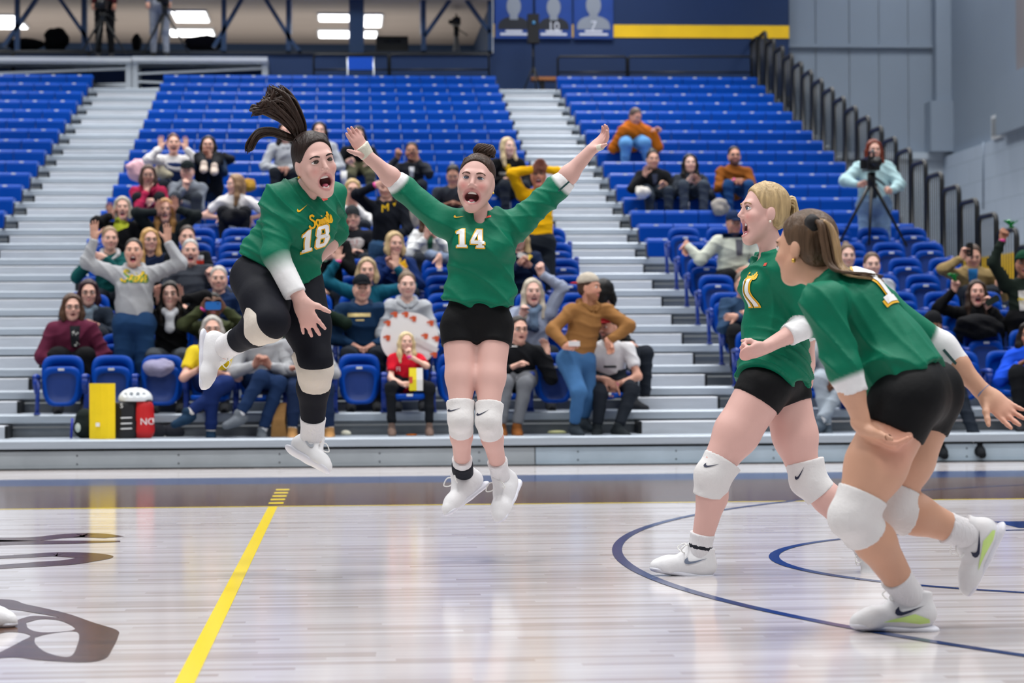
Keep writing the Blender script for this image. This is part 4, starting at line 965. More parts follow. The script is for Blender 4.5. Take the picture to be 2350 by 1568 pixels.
# ---------------- number 14, jumping with both arms thrown up
r14, G, body, jer, jb, fr, la = player('person', 'jumping player in green number 14 jersey with both arms thrown wide', 10.5, dict(
    head=(1093, 416, -.06), nb=(1104, 500, 0), ch=(1106, 560, 0), wa=(1104, 640, 0), pv=(1096, 722, 0), hem=(1098, 693, 0),
    shL=(1018, 510, .0), shR=(1186, 516, .0), elL=(925, 432, .0), elR=(1278, 432, .0), wrL=(842, 356, -.08), wrR=(1356, 345, -.06), fiL=(808, 305, -.12), fiR=(1404, 300, -.10),
    cuL=(905, 412, -.02), cuR=(1303, 410, -.02), hpL=(1056, 752, 0), hpR=(1133, 752, 0), knL=(1057, 958, -.13), knR=(1120, 962, -.15), anL=(1062, 1092, .17), anR=(1150, 1098, .14),
    toeL=(1015, 1198, .03), toeR=(1135, 1210, -.02), heelL=(1102, 1128, .2), heelR=(1170, 1118, .19)),
    dict(air=True, ax=head_frame(-.22, .06, .10), front=(-.08, -1, .02), mo=1., hs=1.08, skin=SKIN_A, brow='5a4034', iris='41506a', squint=.7, flush=.55, cheek=1.2, fw=1.12, smile=1., palmL=(.3, -.9, .3), palmR=(-.5, -.6, .6), thumbL=-1, thumbR=1, poseL='flat', poseR='relax',
         cuff0L=.27, cuff0R=.275, R=(.087, .068, .046, .049, .034), tw=1.02, seed=3, wr_dir=(.2, 0, 1.), brace='L', padoff=.012, sockh=.30, soleL=(.5, -.45, .75), soleR=(.25, -.75, .62), swx=-.03, hsc=1.0))
org = jb.ray_cast(Vector(onY(1078, 546, 9.5)), Vector((0, 1, 0)), 3)[0]; N_ = A3([-.05, -1, .0]); AX = A3([1, 0, -.04]); AY = A3([.0, 0, 1])
o14 = onY(1077, 546, 10.33)
for txt, gr, m, of in (('14', .055, GOLD, .006), ('14', 0., WPR, .0095)):
    V, F = digits(txt, .088, gr); decal('number_print', V, F, jb, o14, AX, AY, nrm(N_), m, jer, of, .010)
decal('swoosh', *swoosh(.042, 1), jb, onY(1052, 495, 10.33), nrm(A3([1, 0, -.25])), nrm(A3([.25, 0, 1])), nrm(N_), GOLD, jer, .004, .012)
decal('badge_print', [(-.02, -.006), (.02, .004), (.02, .014), (-.02, .004)], [(0, 1, 2, 3)], jb, onY(1118, 497, 10.33), AX, AY, nrm(N_), REDP, jer, .004, .012)
C = G['head']; ax = head_frame(-.22, .06, .10); hs = 1.08
HB = hair_mat('3b2a22')
def cap_hair(root, C, ax, hs, m, hl=(.064, .088), slope=(.917, -.4), grow=0., ear_clear=True, low=.0, res=.006):
    P = lambda x, y, z: C+hs*(x*ax[0]+y*ax[1]+z*ax[2]); S = SDF()
    S.ell(P(0, -.015, .037), A3([.0785+grow, .0975+grow, .0895+grow])*hs, ax, .02); S.ell(P(0, -.045, -.02-low), A3([.066+grow, .06+grow, .055])*hs, ax, .03)
    S.cut(P(0, hl[0], hl[1]), slope[0]*ax[1]+slope[1]*ax[2])
    if ear_clear:
        for s in (-1, 1): S.ell(P(s*.08, .012, -.03), A3([.02, .026, .034])*hs, ax, .01, 's')
    V, F = S.mesh(res); return mk('hair', V, F, m, root)
h = cap_hair(r14, C, ax, hs, HB, hl=(.066, .082), grow=.001)
P = lambda x, y, z: C+hs*(x*ax[0]+y*ax[1]+z*ax[2])
S = SDF(); S.ell(P(-.015, -.045, .135), A3([.036, .036, .03])*hs, ax, .02); rr = random.Random(3)
mk('hair_bun', *S.mesh(.006), HB, r14)
L = []
for i in range(16):
    a = 2*math.pi*i/16; c = P(-.015, -.045, .135); q = lambda t, rad, up: c+hs*(rad*math.cos(a+t)*ax[0]+rad*math.sin(a+t)*ax[1]+up*ax[2]); L.append(([q(0, .042, -.015), q(.8, .044, .008), q(1.6, .034, .028), q(2.4, .012, .034)], .0085*hs))
for i in range(26):
    a = rr.uniform(-1, 1); L.append(([P(a*.06, .058-.02*abs(a), .088-.03*abs(a)), P(a*.058, .02, .118-.025*abs(a)), P(a*.03-.008, -.03, .122)], .003))
strands(L, 'hair_locks', HB, r14)
mk('earring', *sphere(P(-.079, -.006, -.045), .006), mat('gold', 'd2a94f', .3, metal=.8), r14)
# tape on the left wrist and thumb of the other hand
w = G['wrL']; d = nrm(G['fiL']-w); A = SDF(); A.cone(w-d*.005, w+d*.055, .036, .043, .02, A3([.3, -.9, .3])-d*np.dot(A3([.3, -.9, .3]), d), 1.35, capa=True, capb=True); mk('wrist_tape', *A.mesh(.006), TAPE, r14)
w = G['wrR']; d = nrm(G['fiR']-w); n_ = nrm(A3([-.5, -.6, .6])-d*np.dot(A3([-.5, -.6, .6]), d)); s_ = np.cross(d, n_); td = nrm(d*.62+s_*.75+n_*.25); tb = w+d*.022+s_*.024+n_*.006+td*.045
mk('thumb_tape', *tube([tb-td*.012, tb+td*.016], .015, 10), TAPE, r14)
# cuff stripe
a, b_ = G['elR'], G['cuR']; 
V = []; dd = nrm(b_-a); sd_ = nrm(np.cross(dd, A3([0, -1, 0]))); 
decal('cuff_stripe', [(-.035, -.004), (.05, -.004), (.05, .004), (-.035, .004)], [(0, 1, 2, 3)], jb, (a+b_)/2+A3([0, 0, -.02]), dd, sd_, A3([0, -1, 0.]), mat('stripe_green', '1c4a4a', .6), jer, .003, .01)

# ---------------- number 18, leaping on one leg, ponytail flying
r18, G, body, jer, jb, fr, la = player('person', 'leaping player in green number 18 jersey with a flying dark ponytail', 9.95, dict(
    head=(722, 372, -.20), nb=(708, 440, -.10), ch=(690, 500, -.06), wa=(652, 575, 0), pv=(632, 632, .02), hem=(628, 622, 0.),
    shL=(640, 460, -.14), shR=(755, 452, .06), elL=(632, 585, -.24), elR=(768, 535, .20), wrL=(690, 690, -.30), wrR=(724, 600, .16), fiL=(718, 760, -.30), fiR=(715, 640, .1),
    cuL=(678, 676, -.29), cuR=(766, 540, .20), hpL=(588, 640, -.02), hpR=(682, 648, .05), knL=(626, 738, -.33), knR=(724, 830, -.10), anL=(512, 800, -.02), anR=(716, 1012, .12),
    toeL=(466, 906, -.05), toeR=(770, 1100, -.04), heelL=(470, 775, -.0), heelR=(680, 1048, .1)),
    dict(air=True, ax=head_frame(.42, -.06, -.22), front=(.42, -.88, -.12), mo=1., hs=1.10, skin='dcb2a8', brow='2a1d18', iris='3a2c24', squint=.8, flush=.35, palmL=(.2, .95, .1), palmR=(.5, .6, 0), thumbL=1, thumbR=-1, poseL='spread', poseR='relax',
         cuff0L=.27, gradL=.10, cuff0R=.9, R=(.112, .098, .066, .064, .042), tw=1.10, td=1.05, seed=5, wr_dir=(.7, .1, .7), legg=True, padoff=.04, soleL=(-.75, -.15, -.05), soleR=(.35, -.35, .8), sockh=.30, hsc=1.08, shsc=1.05, wr_amp=.012, swm={'R': mat('swoosh_grey', 'a6abb4', .5)}))
fn = nrm(A3([.42, -.88, -.12])); AX = nrm(A3([.95, .30, .30])); AX = nrm(AX-fn*np.dot(AX, fn)); AY = np.cross(fn, AX)*1.; AY = AY if AY[2] > 0 else -AY
V, F = script_mesh(.058, .16); decal('saints_script', V, F, jb, onY(737, 503, 9.75), AX, AY, nrm(A3([.3, -.95, 0])), GOLD, jer, .005, .012, 'yellow script team name')
for gr, m, of in ((.055, GOLD, .006), (0., WPR, .0095)):
    V, F = digits('18', .092, gr); V[:, 0] += V[:, 1]*.12; decal('number_print', V, F, jb, onY(729, 547, 9.75), AX, AY, nrm(A3([.3, -.95, 0])), m, jer, of, .010)
decal('swoosh', *swoosh(.05, 1), jb, onY(697, 479, 9.7), AX, AY, nrm(A3([.2, -.97, 0])), GOLD, jer, .004, .012)
decal('badge_print', [(-.017, -.008), (.017, -.008), (.017, .008), (-.017, .008)], [(0, 1, 2, 3)], jb, onY(755, 454, 9.75), AX, AY, nrm(A3([.3, -.95, 0])), REDP, jer, .004, .012)
C = G['head']; ax = head_frame(.42, -.06, -.22); hs = 1.10; P = lambda x, y, z: C+hs*(x*ax[0]+y*ax[1]+z*ax[2])
HD = hair_mat('2a1f1c'); cap_hair(r18, C, ax, hs, HD, hl=(.066, .082), grow=.001)
rr = random.Random(5); L = []; Yh = 9.95-.14; b0 = onY(686, 318, Yh)
for i in range(170):
    t = rr.random(); u = rr.uniform(-1, 1); v = rr.uniform(-1, 1); dz = lambda s: v*s
    ex = 575+65*t+rr.uniform(-8, 8); ey = 262-62*t+rr.uniform(-10, 12)
    if t > .75: ex, ey = rr.uniform(610, 655), rr.uniform(192, 212)
    m1 = (680+u*22-10*(1-t), 288-4*t+u*6); m2 = (648-34*(1-t)+u*34, 248-18*t+8*math.sin(u*7)); 
    L.append(([onY(686+u*4, 322+u*3, Yh+dz(.01)), onY(*m1, Yh+dz(.05)), onY(m2[0], m2[1], Yh+dz(.06)), onY(ex*.6+m2[0]*.4+rr.uniform(-6, 6), ey*.6+m2[1]*.4, Yh+dz(.06)), onY(ex, ey, Yh+dz(.05))], rr.uniform(.005, .011)))
for i in range(34):
    u = rr.uniform(-1, 1); v = rr.uniform(-1, 1)
    L.append(([onY(686, 322+u*3, Yh), onY(655+u*3, 312+u*9, Yh+v*.03), onY(622, 302+u*9, Yh+v*.03), onY(592+u*3, 308+u*10, Yh+v*.03), onY(573+u*5+rr.uniform(-4, 4), 335+u*8, Yh+v*.03), onY(566+rr.uniform(-4, 8), 350+rr.uniform(-8, 6), Yh)], rr.uniform(.004, .009)))
strands(L, 'ponytail', hair_mat('33251f'), r18)
mk('hair_tie', *tube([onY(680, 316, Yh+.02), onY(692, 328, Yh-.0)], .03, 10), mat('hair_tie', '111014', .8), r18)
L = [([P(a*.06, .060-.02*abs(a), .086-.04*abs(a)), P(a*.06, .0, .125-.02*abs(a)), P(a*.03+.02, -.07, .085)], .003) for a in np.linspace(-1, 1, 30)]
strands(L, 'hair_locks', HD, r18); mk('earring', *sphere(P(.079, -.002, -.048), .006), mat('gold', 'd2a94f', .3, metal=.8), r18); mk('earring', *sphere(P(-.079, -.002, -.048), .006), mat('gold', 'd2a94f', .3, metal=.8), r18)

# ---------------- number 11, striding in profile
r11, G, body, jer, jb, fr, la = player('person', 'blonde player in green number 11 jersey striding left with mouth open', 9.78, dict(
    head=(1752, 486, .05), nb=(1776, 588, .05), ch=(1785, 650, .06), wa=(1782, 760, .06), pv=(1778, 850, .05), hem=(1776, 872, .05),
    shL=(1800, 618, -.10), shR=(1762, 612, .24), elL=(1862, 742, -.12), elR=(1842, 740, .30), wrL=(1752, 800, -.20), wrR=(1858, 838, .30), fiL=(1702, 815, -.22), fiR=(1858, 880, .28),
    cuL=(1808, 770, -.16), cuR=(1850, 785, .30), hpL=(1752, 892, -.05), hpR=(1800, 895, .12), knL=(1640, 1078, -.08), knR=(1846, 1088, .10), anL=(1604, 1270, -.02), anR=(1990, 1262, .05),
    toeL=(1476, 1300, -.02), toeR=(1984, 1336, .02), heelL=(1622, 1322, -.02), heelR=(2045, 1230, .04)),
    dict(ax=head_frame(-1.38, .10, -.03), front=(-.98, -.16, .0), mo=1., hs=1.08, skin='dcb0a7', brow='9c7c5c', iris='4d6478', flush=.4, palmL=(.1, .6, .5), palmR=(-.9, 0, .2), thumbL=-1, thumbR=1, poseL='fist', poseR='relax',
         cuff0L=.30, cuff0R=.30, R=(.112, .100, .066, .066, .040), tw=1.03, td=1.25, seed=9, wr_dir=(.5, .2, .8), soleL=(.08, 0, 1), soleR=(-.55, 0, .8), sockh=.24, short=.16, swm={'L': mat('swoosh_navy_grey', '6a7488', .5)}, swx=-.035))
org = onY(1712, 672, 9.74)
for dx_ in (-.022, .016):
    for gr, m, of in ((.010, GOLD, .006), (0., WPR, .009)):
        wq, hq = .010+gr*.6, .062+gr*.6; decal('number_print', [(-wq+dx_, -hq), (wq+dx_, -hq), (wq+dx_, hq), (-wq+dx_, hq)], [(0, 1, 2, 3)], jb, org, nrm(A3([.28, -.95, 0])), A3([0, 0, 1.]), nrm(A3([-.97, -.20, 0])), m, jer, of, .012)
V, F = script_mesh(.040, .17); decal('saints_script', V, F, jb, onY(1716, 634, 9.74), nrm(A3([.2, -.97, .1])), A3([0, 0, 1.]), nrm(A3([-.92, -.38, 0])), GOLD, jer, .006, .012, 'yellow script team name')
decal('badge_print', [(-.014, -.007), (.014, -.007), (.014, .007), (-.014, .007)], [(0, 1, 2, 3)], jb, onY(1749, 606, 9.65), nrm(A3([.5, -.8, 0])), A3([0, 0, 1.]), nrm(A3([-.5, -.85, 0])), REDP, jer, .005, .01)
C = G['head']; ax = head_frame(-1.38, .10, -.03); hs = 1.08; P = lambda x, y, z: C+hs*(x*ax[0]+y*ax[1]+z*ax[2])
HBL = hair_mat('b39a72'); cap_hair(r11, C, ax, hs, HBL, hl=(.066, .080), grow=.003)
rr = random.Random(8); L = []
for i in range(50):
    u = rr.uniform(-1, 1); v = rr.uniform(-1, 1); L.append(([P(v*.012, -.095, .055+u*.01), P(v*.03, -.125, .055+u*.02), P(v*.03, -.140+u*.012, .01+u*.01), P(v*.025, -.128+u*.02, -.045-rr.random()*.03)], rr.uniform(.004, .008)))
strands(L, 'ponytail', hair_mat('c0a980'), r11)
L = []
for i in range(60):
    a = rr.uniform(-1, 1); L.append(([P(a*.062, .058-.03*abs(a), .086-.045*abs(a)), P(a*.07, .0, .125-.05*abs(a)+rr.uniform(0, .010)), P(a*.04, -.07, .095-.03*abs(a)), P(a*.01, -.10, .055)], rr.uniform(.002, .005)))
strands(L, 'hair_locks', hair_mat('c5b088'), r11)
mk('hair_tie', *tube([P(0, -.092, .056), P(0, -.106, .055)], .02, 10), mat('hair_tie', '111014', .8), r11)
mk('earring', *sphere(P(.079, -.002, -.048), .006), mat('pearl', 'e8e0d2', .25), r11); mk('earring', *sphere(P(-.079, -.002, -.048), .006), mat('pearl', 'e8e0d2', .25), r11)
A = SDF(); an, kn = G['anL'], G['knL']; A.cone(an+(kn-an)*.06, an+(kn-an)*.12, .054, .054, .01, capa=True, capb=True); mk('ankle_strap', *A.mesh(.006), mat('navy_brace', '0d1322', .8), r11)

# ---------------- number 1, crouched running, seen from behind
r1, G, body, jer, jb, fr, la = player('person', 'ponytailed player in green number 1 jersey crouching forward, nearest the camera', 7.62, dict(
    head=(1848, 570, .16), nb=(1900, 655, .12), ch=(1955, 715, .08), wa=(2045, 810, .03), pv=(2092, 885, 0), hem=(2082, 872, .0),
    shL=(1888, 695, -.12), shR=(1985, 680, .26), elL=(1938, 850, -.18), elR=(2160, 800, .30), wrL=(1984, 985, -.20), wrR=(2262, 905, .26), fiL=(2085, 1038, -.22), fiR=(2335, 965, .2),
    cuL=(1960, 905, -.19), cuR=(2200, 842, .29), hpL=(2072, 930, -.10), hpR=(2122, 920, .12), knL=(1958, 1185, -.13), knR=(2036, 1165, .10), anL=(2092, 1376, .05), anR=(2222, 1228, .16),
    toeL=(1976, 1454, .05), toeR=(2262, 1388, .16), heelL=(2166, 1463, .05), heelR=(2338, 1228, .16)),
    dict(ax=head_frame(-2.3, -.05, -.10), front=(-.80, .18, -.52), mo=.0, hs=1.08, skin='cf9f85', brow='5d4636', iris='4d6478', palmL=(.25, -.2, .9), palmR=(.1, -.95, .1), thumbL=1, thumbR=1, poseL='relax', poseR='open',
         cuff0L=.265, cuff0R=.275, R=(.116, .104, .066, .070, .042), tw=1.06, td=1.15, seed=12, wr_dir=(.75, .1, .5), soleL=(.1, 0, 1), soleR=(-.95, .0, .35), sockh=.28, short=.24, glute=True, bust=0, swk=False, accent=mat('shoe_lime', 'cdea8c', .5), swm={'L': INK, 'R': INK}, padoff=.0, hsc=1.08))
bn = nrm(A3([.42, -.62, .66])); t = nrm(G['wa']-G['nb']); sd_ = nrm(np.cross(t, bn))
for gr, m, of in ((.045, GOLD, .006), (0., WPR, .009)):
    V, F = digits('1', .19, gr); decal('number_print', V, F, jb, onY(2000, 655, 7.62), sd_*-1 if sd_[1] < 0 else sd_, -t, bn, m, jer, of, .02)
C = G['head']; ax = head_frame(-2.3, -.05, -.10); hs = 1.08; P = lambda x, y, z: C+hs*(x*ax[0]+y*ax[1]+z*ax[2])
HBR = hair_mat('5a4636'); cap_hair(r1, C, ax, hs, HBR, hl=(.060, .080), grow=.004)
rr = random.Random(11); L = []; L2 = []; Yh = 7.62
for i in range(80):
    u = rr.uniform(-1, 1); v = rr.uniform(-1, 1)
    (L if u < .25 else L2).append(([onY(1868+u*5, 510+v*6, Yh+.02), onY(1893+u*14, 520+v*6, Yh+.01+.03*v), onY(1905+u*18, 560, Yh+.01+.04*v), onY(1915+u*16, 605, Yh+.0+.04*v), onY(1950+u*10+12*v, 628+u*5, Yh-.03+.04*v), onY(2010+20*v, 636+8*u+3*v, Yh-.02+.04*v)], rr.uniform(.006, .011)))
strands(L, 'ponytail', HBR, r1); strands(L2, 'ponytail_highlight', hair_mat('a08461'), r1)
mk('hair_tie', *tube([onY(1860, 506, Yh+.03), onY(1872, 516, Yh+.0)], .026, 10), mat('hair_tie', '111014', .8), r1)
L = []
for i in range(70):
    a = rr.uniform(-1, 1); L.append(([P(a*.066, .050-.03*abs(a), .088-.05*abs(a)), P(a*.075, -.01, .125-.06*abs(a)+rr.uniform(0, .006)), P(a*.05, -.07, .098-.04*abs(a)), P(a*.012, -.098, .06)], rr.uniform(.002, .0045)))
strands(L, 'hair_locks', hair_mat('7d654c'), r1)
mk('earring', *sphere(P(.079, -.002, -.052), .008), mat('gold', 'd2a94f', .3, metal=.8), r1); mk('earring', *sphere(P(-.079, -.002, -.052), .008), mat('gold', 'd2a94f', .3, metal=.8), r1)
w = G['wrR']; d = nrm(G['fiR']-w); mk('bracelet', *tube([w-d*.012+A3([math.cos(a), 0, 0])*0+nrm(np.cross(d, A3([0, 1, 0])))*.03*math.cos(a)+nrm(np.cross(d, np.cross(d, A3([0, 1, 0]))))*.03*math.sin(a) for a in np.linspace(0, 6.283, 16, endpoint=False)], .004, 5, closed=True), mat('bracelet_blue', '7a86a8', .6), r1)
a, b_ = G['elR'], G['cuR']; dd = nrm(b_-a); sd_ = nrm(np.cross(dd, A3([0, -1, 0]))); decal('cuff_stripe', [(-.06, -.005), (.055, -.005), (.055, .005), (-.06, .005)], [(0, 1, 2, 3)], jb, (a+b_)/2+A3([0, 0, -.015]), dd, sd_, A3([0, -1, 0.]), mat('stripe_green', '1c4a4a', .6), jer, .003, .01)
# ================================================================ the crowd
def ik(a, b, l1, l2, pole):
    d = b-a; L = np.linalg.norm(d); L = min(L, (l1+l2)*.999); u = nrm(d); x = (l1*l1-l2*l2+L*L)/(2*L); h = math.sqrt(max(0, l1*l1-x*x)); p = A3(pole, float); p = nrm(p-u*(p@u)); return a+u*x+p*h, a+u*L
PINK = mat('pink_wristband', 'e0449a', .6)
def glasses(root, C, ax, hs, m=None):
    P = lambda x, y, z: C+hs*(x*ax[0]+y*ax[1]+z*ax[2]); parts = []
    for s in (-1, 1):
        parts.append(tube([P(s*.031+.021*math.cos(a), .098-.01*abs(math.cos(a)), .0+.016*math.sin(a)) for a in np.linspace(0, 6.283, 12, endpoint=False)], .0022*hs, 4, closed=True)); parts.append(tube([P(s*.052, .085, .004), P(s*.074, .0, .0)], .002*hs, 4))
    parts.append(tube([P(-.010, .100, .003), P(.010, .100, .003)], .002*hs, 4)); return mk('glasses', *join(*parts), m or mat('dark_frame', '15151a', .4), root)
def hat(root, C, ax, hs, kind, hexc, h2=None, back=False):
    P = lambda x, y, z: C+hs*(x*ax[0]+y*ax[1]+z*ax[2]); m = cloth(hexc, 'hat'); S = SDF(); zc = .045
    S.ell(P(0, -.012, zc), A3([.085, .104, .092 if kind == 'cap' else .098])*hs, ax, .02); S.cut(P(0, 0, .042 if kind == 'cap' else .02), -ax[2]-(.12 if kind == 'cap' else .25)*ax[1]*(-1 if back else 1))
    o = mk('cap_crown' if kind == 'cap' else 'beanie', *S.mesh(.009), m, root)
    if kind == 'cap':
        q = -1 if back else 1; B = SDF(); B.ell(P(0, q*.105, .040), A3([.066, .070, .011])*hs, ax, .01); mk('cap_brim', *B.mesh(.007), cloth(h2 or hexc, 'hat'), root)
    else:
        B = SDF(); B.ell(P(0, -.006, .035), A3([.088, .106, .024])*hs, ax, .01); mk('beanie_cuff', *B.mesh(.009), m, root)
def hair(root, C, ax, hs, kind, hexc, rnd):
    P = lambda x, y, z: C+hs*(x*ax[0]+y*ax[1]+z*ax[2]); m = hair_mat(hexc); S = SDF()
    if kind == 'none': return
    if kind == 'bald':
        S.ell(P(0, -.03, .0), A3([.079, .086, .06])*hs, ax, .02); S.cut(P(0, .02, 0), ax[1]); S.cut(P(0, 0, .05), ax[2]); 
    else:
        g = {'short': .0, 'curly': .014, 'bob': .008, 'long': .006, 'pony': .001, 'bun': .001}[kind]
        S.ell(P(0, -.014, .038), A3([.079+g, .098+g, .090+g])*hs, ax, .02); S.ell(P(0, -.045, -.02), A3([.068+g, .06+g, .06])*hs, ax, .03); S.cut(P(0, .064, .084), .917*ax[1]-.4*ax[2])
        if kind in ('bob', 'long', 'curly'):
            zl = {'bob': -.11, 'long': -.24, 'curly': -.15}[kind]; r = {'bob': .030, 'long': .032, 'curly': .05}[kind]
            for s in (-1, 1): S.chain([P(s*.060, .022, .065), P(s*.080, .012, -.02), P(s*.085, .018, zl*.6), P(s*.080, .035, zl)], [r*.7*hs, r*.85*hs, r*hs, r*.7*hs], .03)
            S.cone(P(0, -.06, -.02), P(0, -.07, zl), .07*hs, .05*hs, .03)
        if kind == 'pony': S.chain([P(0, -.10, .05), P(0, -.13, .02), P(0, -.12, -.10)], [.025*hs, .032*hs, .015*hs], .02)
        if kind == 'bun': S.ell(P(0, -.06, .125), A3([.035, .035, .03])*hs, ax, .02)
    V, F = S.mesh(.0085); return mk('hair', V, F, m, root)
STR = {}
def spectator(label, j, head, yaw=0., pitch=0., skin='d9aa98', hr=('short', '3a2c24'), top='30343c', pants='20252d', aL=None, aR=None, mo=0., sleeves='long', lean=.12, stand=None, hood=None, hatd=None, gl=False, sz=1., fat=1., vest=None, scarf=None,
              kn=None, ft=None, shoes='2a2c30', prints=(), tyaw=None, male=False, roll=0., brow=None, bandL=False, bandR=False, hip=None, beard=None, short_pants=False, sock=None, seat=True, ydepth=None):
    rnd = random.Random(sum(map(ord, label))); bench = j > 8
    Y = Yk(j)+.06 if ydepth is None else ydepth
    C = onY(head[0], head[1], Y-(lean if stand is None else .0)); hs = 1.06*sz; ax = head_frame(yaw, pitch, roll); ty = yaw*.35 if tyaw is None else tyaw
    fr = A3([math.sin(ty), -math.cos(ty), 0]); la = A3([math.cos(ty), math.sin(ty), 0]); z = UZ
    if stand is None:
        hc = A3([C[0], Yk(j)+.03, Zk(j)+(.30 if not bench else .335)]) if hip is None else onY(hip[0], hip[1], Y); zf = Zk(j-1)
        if hip is None and sz < .9: hc = hc-z*.03
    else:
        zf = stand; hc = A3([C[0], C[1]+.0, zf+.86*sz+(C[2]-zf-1.58*sz)*.6]) if hip is None else onY(hip[0], hip[1], Y)
    root = empty('person', (hc[0], hc[1], zf), label, 'person', 'spectators in the stands')
    nb = C-z*.150*hs+A3([0, .015, 0]); ch = nb*.68+hc*.32; wa = nb*.33+hc*.67; sw = .165*sz*(.9+.1*fat)*(1.08 if male else 1.)
    sh = {'L': nb-la*sw-z*.055*sz, 'R': nb+la*sw-z*.055*sz}; el = {}; wr = {}; hd = {}; pose = {}; palm = {}
    for s, a in (('L', aL), ('R', aR)):
        q = -1 if s == 'L' else 1; l1, l2 = .285*sz, .25*sz
        if a is None: tgt = hc+la*q*.09*sz+fr*.27*sz+z*.12*sz; pole = la*q*.8-z*.6-fr*.3; pose[s] = 'relax'; palm[s] = -z; di = None
        else:
            tgt = onY(a[0], a[1], Y+a[2]); pose[s] = a[3] if len(a) > 3 else 'relax'; pole = la*q*.7-z*.8 if len(a) < 5 or a[4] is None else A3(a[4], float); di = a[5] if len(a) > 5 else None; palm[s] = A3(a[6] if len(a) > 6 else (-q*.4, -.9, 0.), float)
        el[s], wr[s] = ik(sh[s], tgt, l1, l2, pole); hd[s] = nrm(wr[s]-el[s]) if di is None else nrm(A3(di, float))
    hp = {'L': hc-la*.085*sz, 'R': hc+la*.085*sz}; kne = {}; ank = {}
    for i, s in enumerate('LR'):
        q = -1 if s == 'L' else 1
        if stand is not None:
            f_ = A3([hp[s][0]+q*.03, hp[s][1], zf+.09]) if ft is None else onY(ft[i][0], ft[i][1]-.09*FPX/Y, Y+ft[i][2]); ank[s] = f_; kne[s] = hp[s]*.5+f_*.5+fr*.03 if kn is None else onY(kn[i][0], kn[i][1], Y+kn[i][2])
        else:
            kne[s] = hp[s]+fr*.40*sz+la*q*.05+z*.03 if kn is None else onY(kn[i][0], kn[i][1], Y+kn[i][2]); ank[s] = A3([kne[s][0]-q*.01, kne[s][1]-.03, zf+.09]) if ft is None else onY(ft[i][0], ft[i][1]-.07*FPX/Y, Y+ft[i][2])
    far = j > 8; hc_ = .017 if not far else .019; f = fat
    # body
    B = SDF(); B.cone(hc, wa, .125*f*sz, .115*f*sz, .05, fr, 1.4); B.cone(wa, ch, .115*f*sz, .13*f*sz, .05, fr, 1.35); B.cone(ch, nb, .11*sz, .055*sz, .05, fr, 1.3); B.cone(sh['L'], sh['R'], .04*sz, .04*sz, .04); B.cone(nb-z*.02, C-ax[2]*.06*hs-ax[1]*.012, (.060 if male else .052)*sz, (.056 if male else .048)*sz, .03)
    head_ops(B, C, ax, hs, mo, male)
    for s in 'LR':
        B.cone(sh[s], el[s], .042*sz*f, .038*sz*f, .03); B.cone(el[s], wr[s], .038*sz*f, .026*sz, .03); hand_ops(B, wr[s], hd[s], palm[s], (1 if s == 'L' else -1), pose[s], .98*sz*(1.06 if male else 1.))
        B.cone(hp[s], kne[s], .075*sz, .05*sz, .03); B.cone(kne[s], ank[s], .048*sz, .032*sz, .03)
    bx = [box_around(C, .16*hs)]+[box_around([wr[s], wr[s]+hd[s]*.18*sz], .065) for s in 'LR']
    V, F = fine(B, .02, bx, .0068 if not far else .0078); col = np.tile(A3(lin(skin)[:3]), (len(V), 1)); near = np.linalg.norm(V-C, axis=1) < .17*hs
    col[near] = face_cols(V[near], C, ax, hs, skin, mo, .25)
    if beard:
        l = (V-C)@ax.T/hs; w = np.clip((-.045-l[:, 2])/.02, 0, 1)*(l[:, 1] > .0)*near*.75; e = ((l[:, 0])/.024)**2+((l[:, 2]+.067)/.010)**2; w = w*np.clip(e-.8, 0, 1); w += .6*(near & (l[:, 1] > .07) & (np.abs(l[:, 2]+.047) < .006) & (np.abs(l[:, 0]) < .03)); w = np.clip(w, 0, 1)[:, None]; col = col*(1-w)+A3(lin(beard)[:3])*w
    mk('body', V, F, SKIN, root, cols=col); face_parts(root, C, ax, hs, mo, brow or hr[1], '3a2a20', 1)
    if hatd: hat(root, C, ax, hs, *hatd)
    if hr[0] != 'none' : hair(root, C, ax, hs*(.985 if hatd else 1.), hr[0], hr[1], rnd)
    if gl: glasses(root, C, ax, hs)
    # top
    S = SDF(); e = 1.; S.cone(hc+z*.0, wa, .150*f*sz, .142*f*sz, .05, fr, 1.25, capa=stand is not None); S.cone(wa, ch, .142*f*sz, .152*f*sz, .05, fr, 1.25); S.cone(ch, nb-z*.02, .135*f*sz, .07*sz, .05, fr, 1.2); S.cone(sh['L'], sh['R'], .060*sz*f, .060*sz*f, .05)
    for s in 'LR':
        S.cone(sh[s], el[s] if sleeves != 'short' else sh[s]*.35+el[s]*.65, .064*sz*f, (.054 if sleeves != 'short' else .060)*sz*f, .04, capb=sleeves == 'short')
        if sleeves != 'short': S.cone(el[s], el[s]*.06+wr[s]*.94, .054*sz*f, .040*sz, .03, capb=True)
    S.cone(nb-z*.005, nb+z*.2, .060*sz, .075*sz, .01, op='s')
    V, F = S.mesh(hc_*.72); V = wrinkle(V, F, .011, 70, (rnd.uniform(-1, 1), .2, rnd.uniform(.4, 1)), rnd.randint(0, 99)); tp = mk('top', V, F, cloth(top), root)
    if hood:
        S = SDF(); S.chain([nb-la*.085*sz+fr*.03-z*.015, nb-la*.07*sz-fr*.05+z*.02, nb-fr*.09+z*.03, nb+la*.07*sz-fr*.05+z*.02, nb+la*.085*sz+fr*.03-z*.015, nb+la*.03+fr*.085-z*.06], [.026, .035, .04, .035, .026, .018], .03); S.cone(nb-la*.085*sz+fr*.03-z*.015, nb-la*.02+fr*.085-z*.06, .026, .018, .03); mk('hood', *S.mesh(.013), cloth(hood), root)
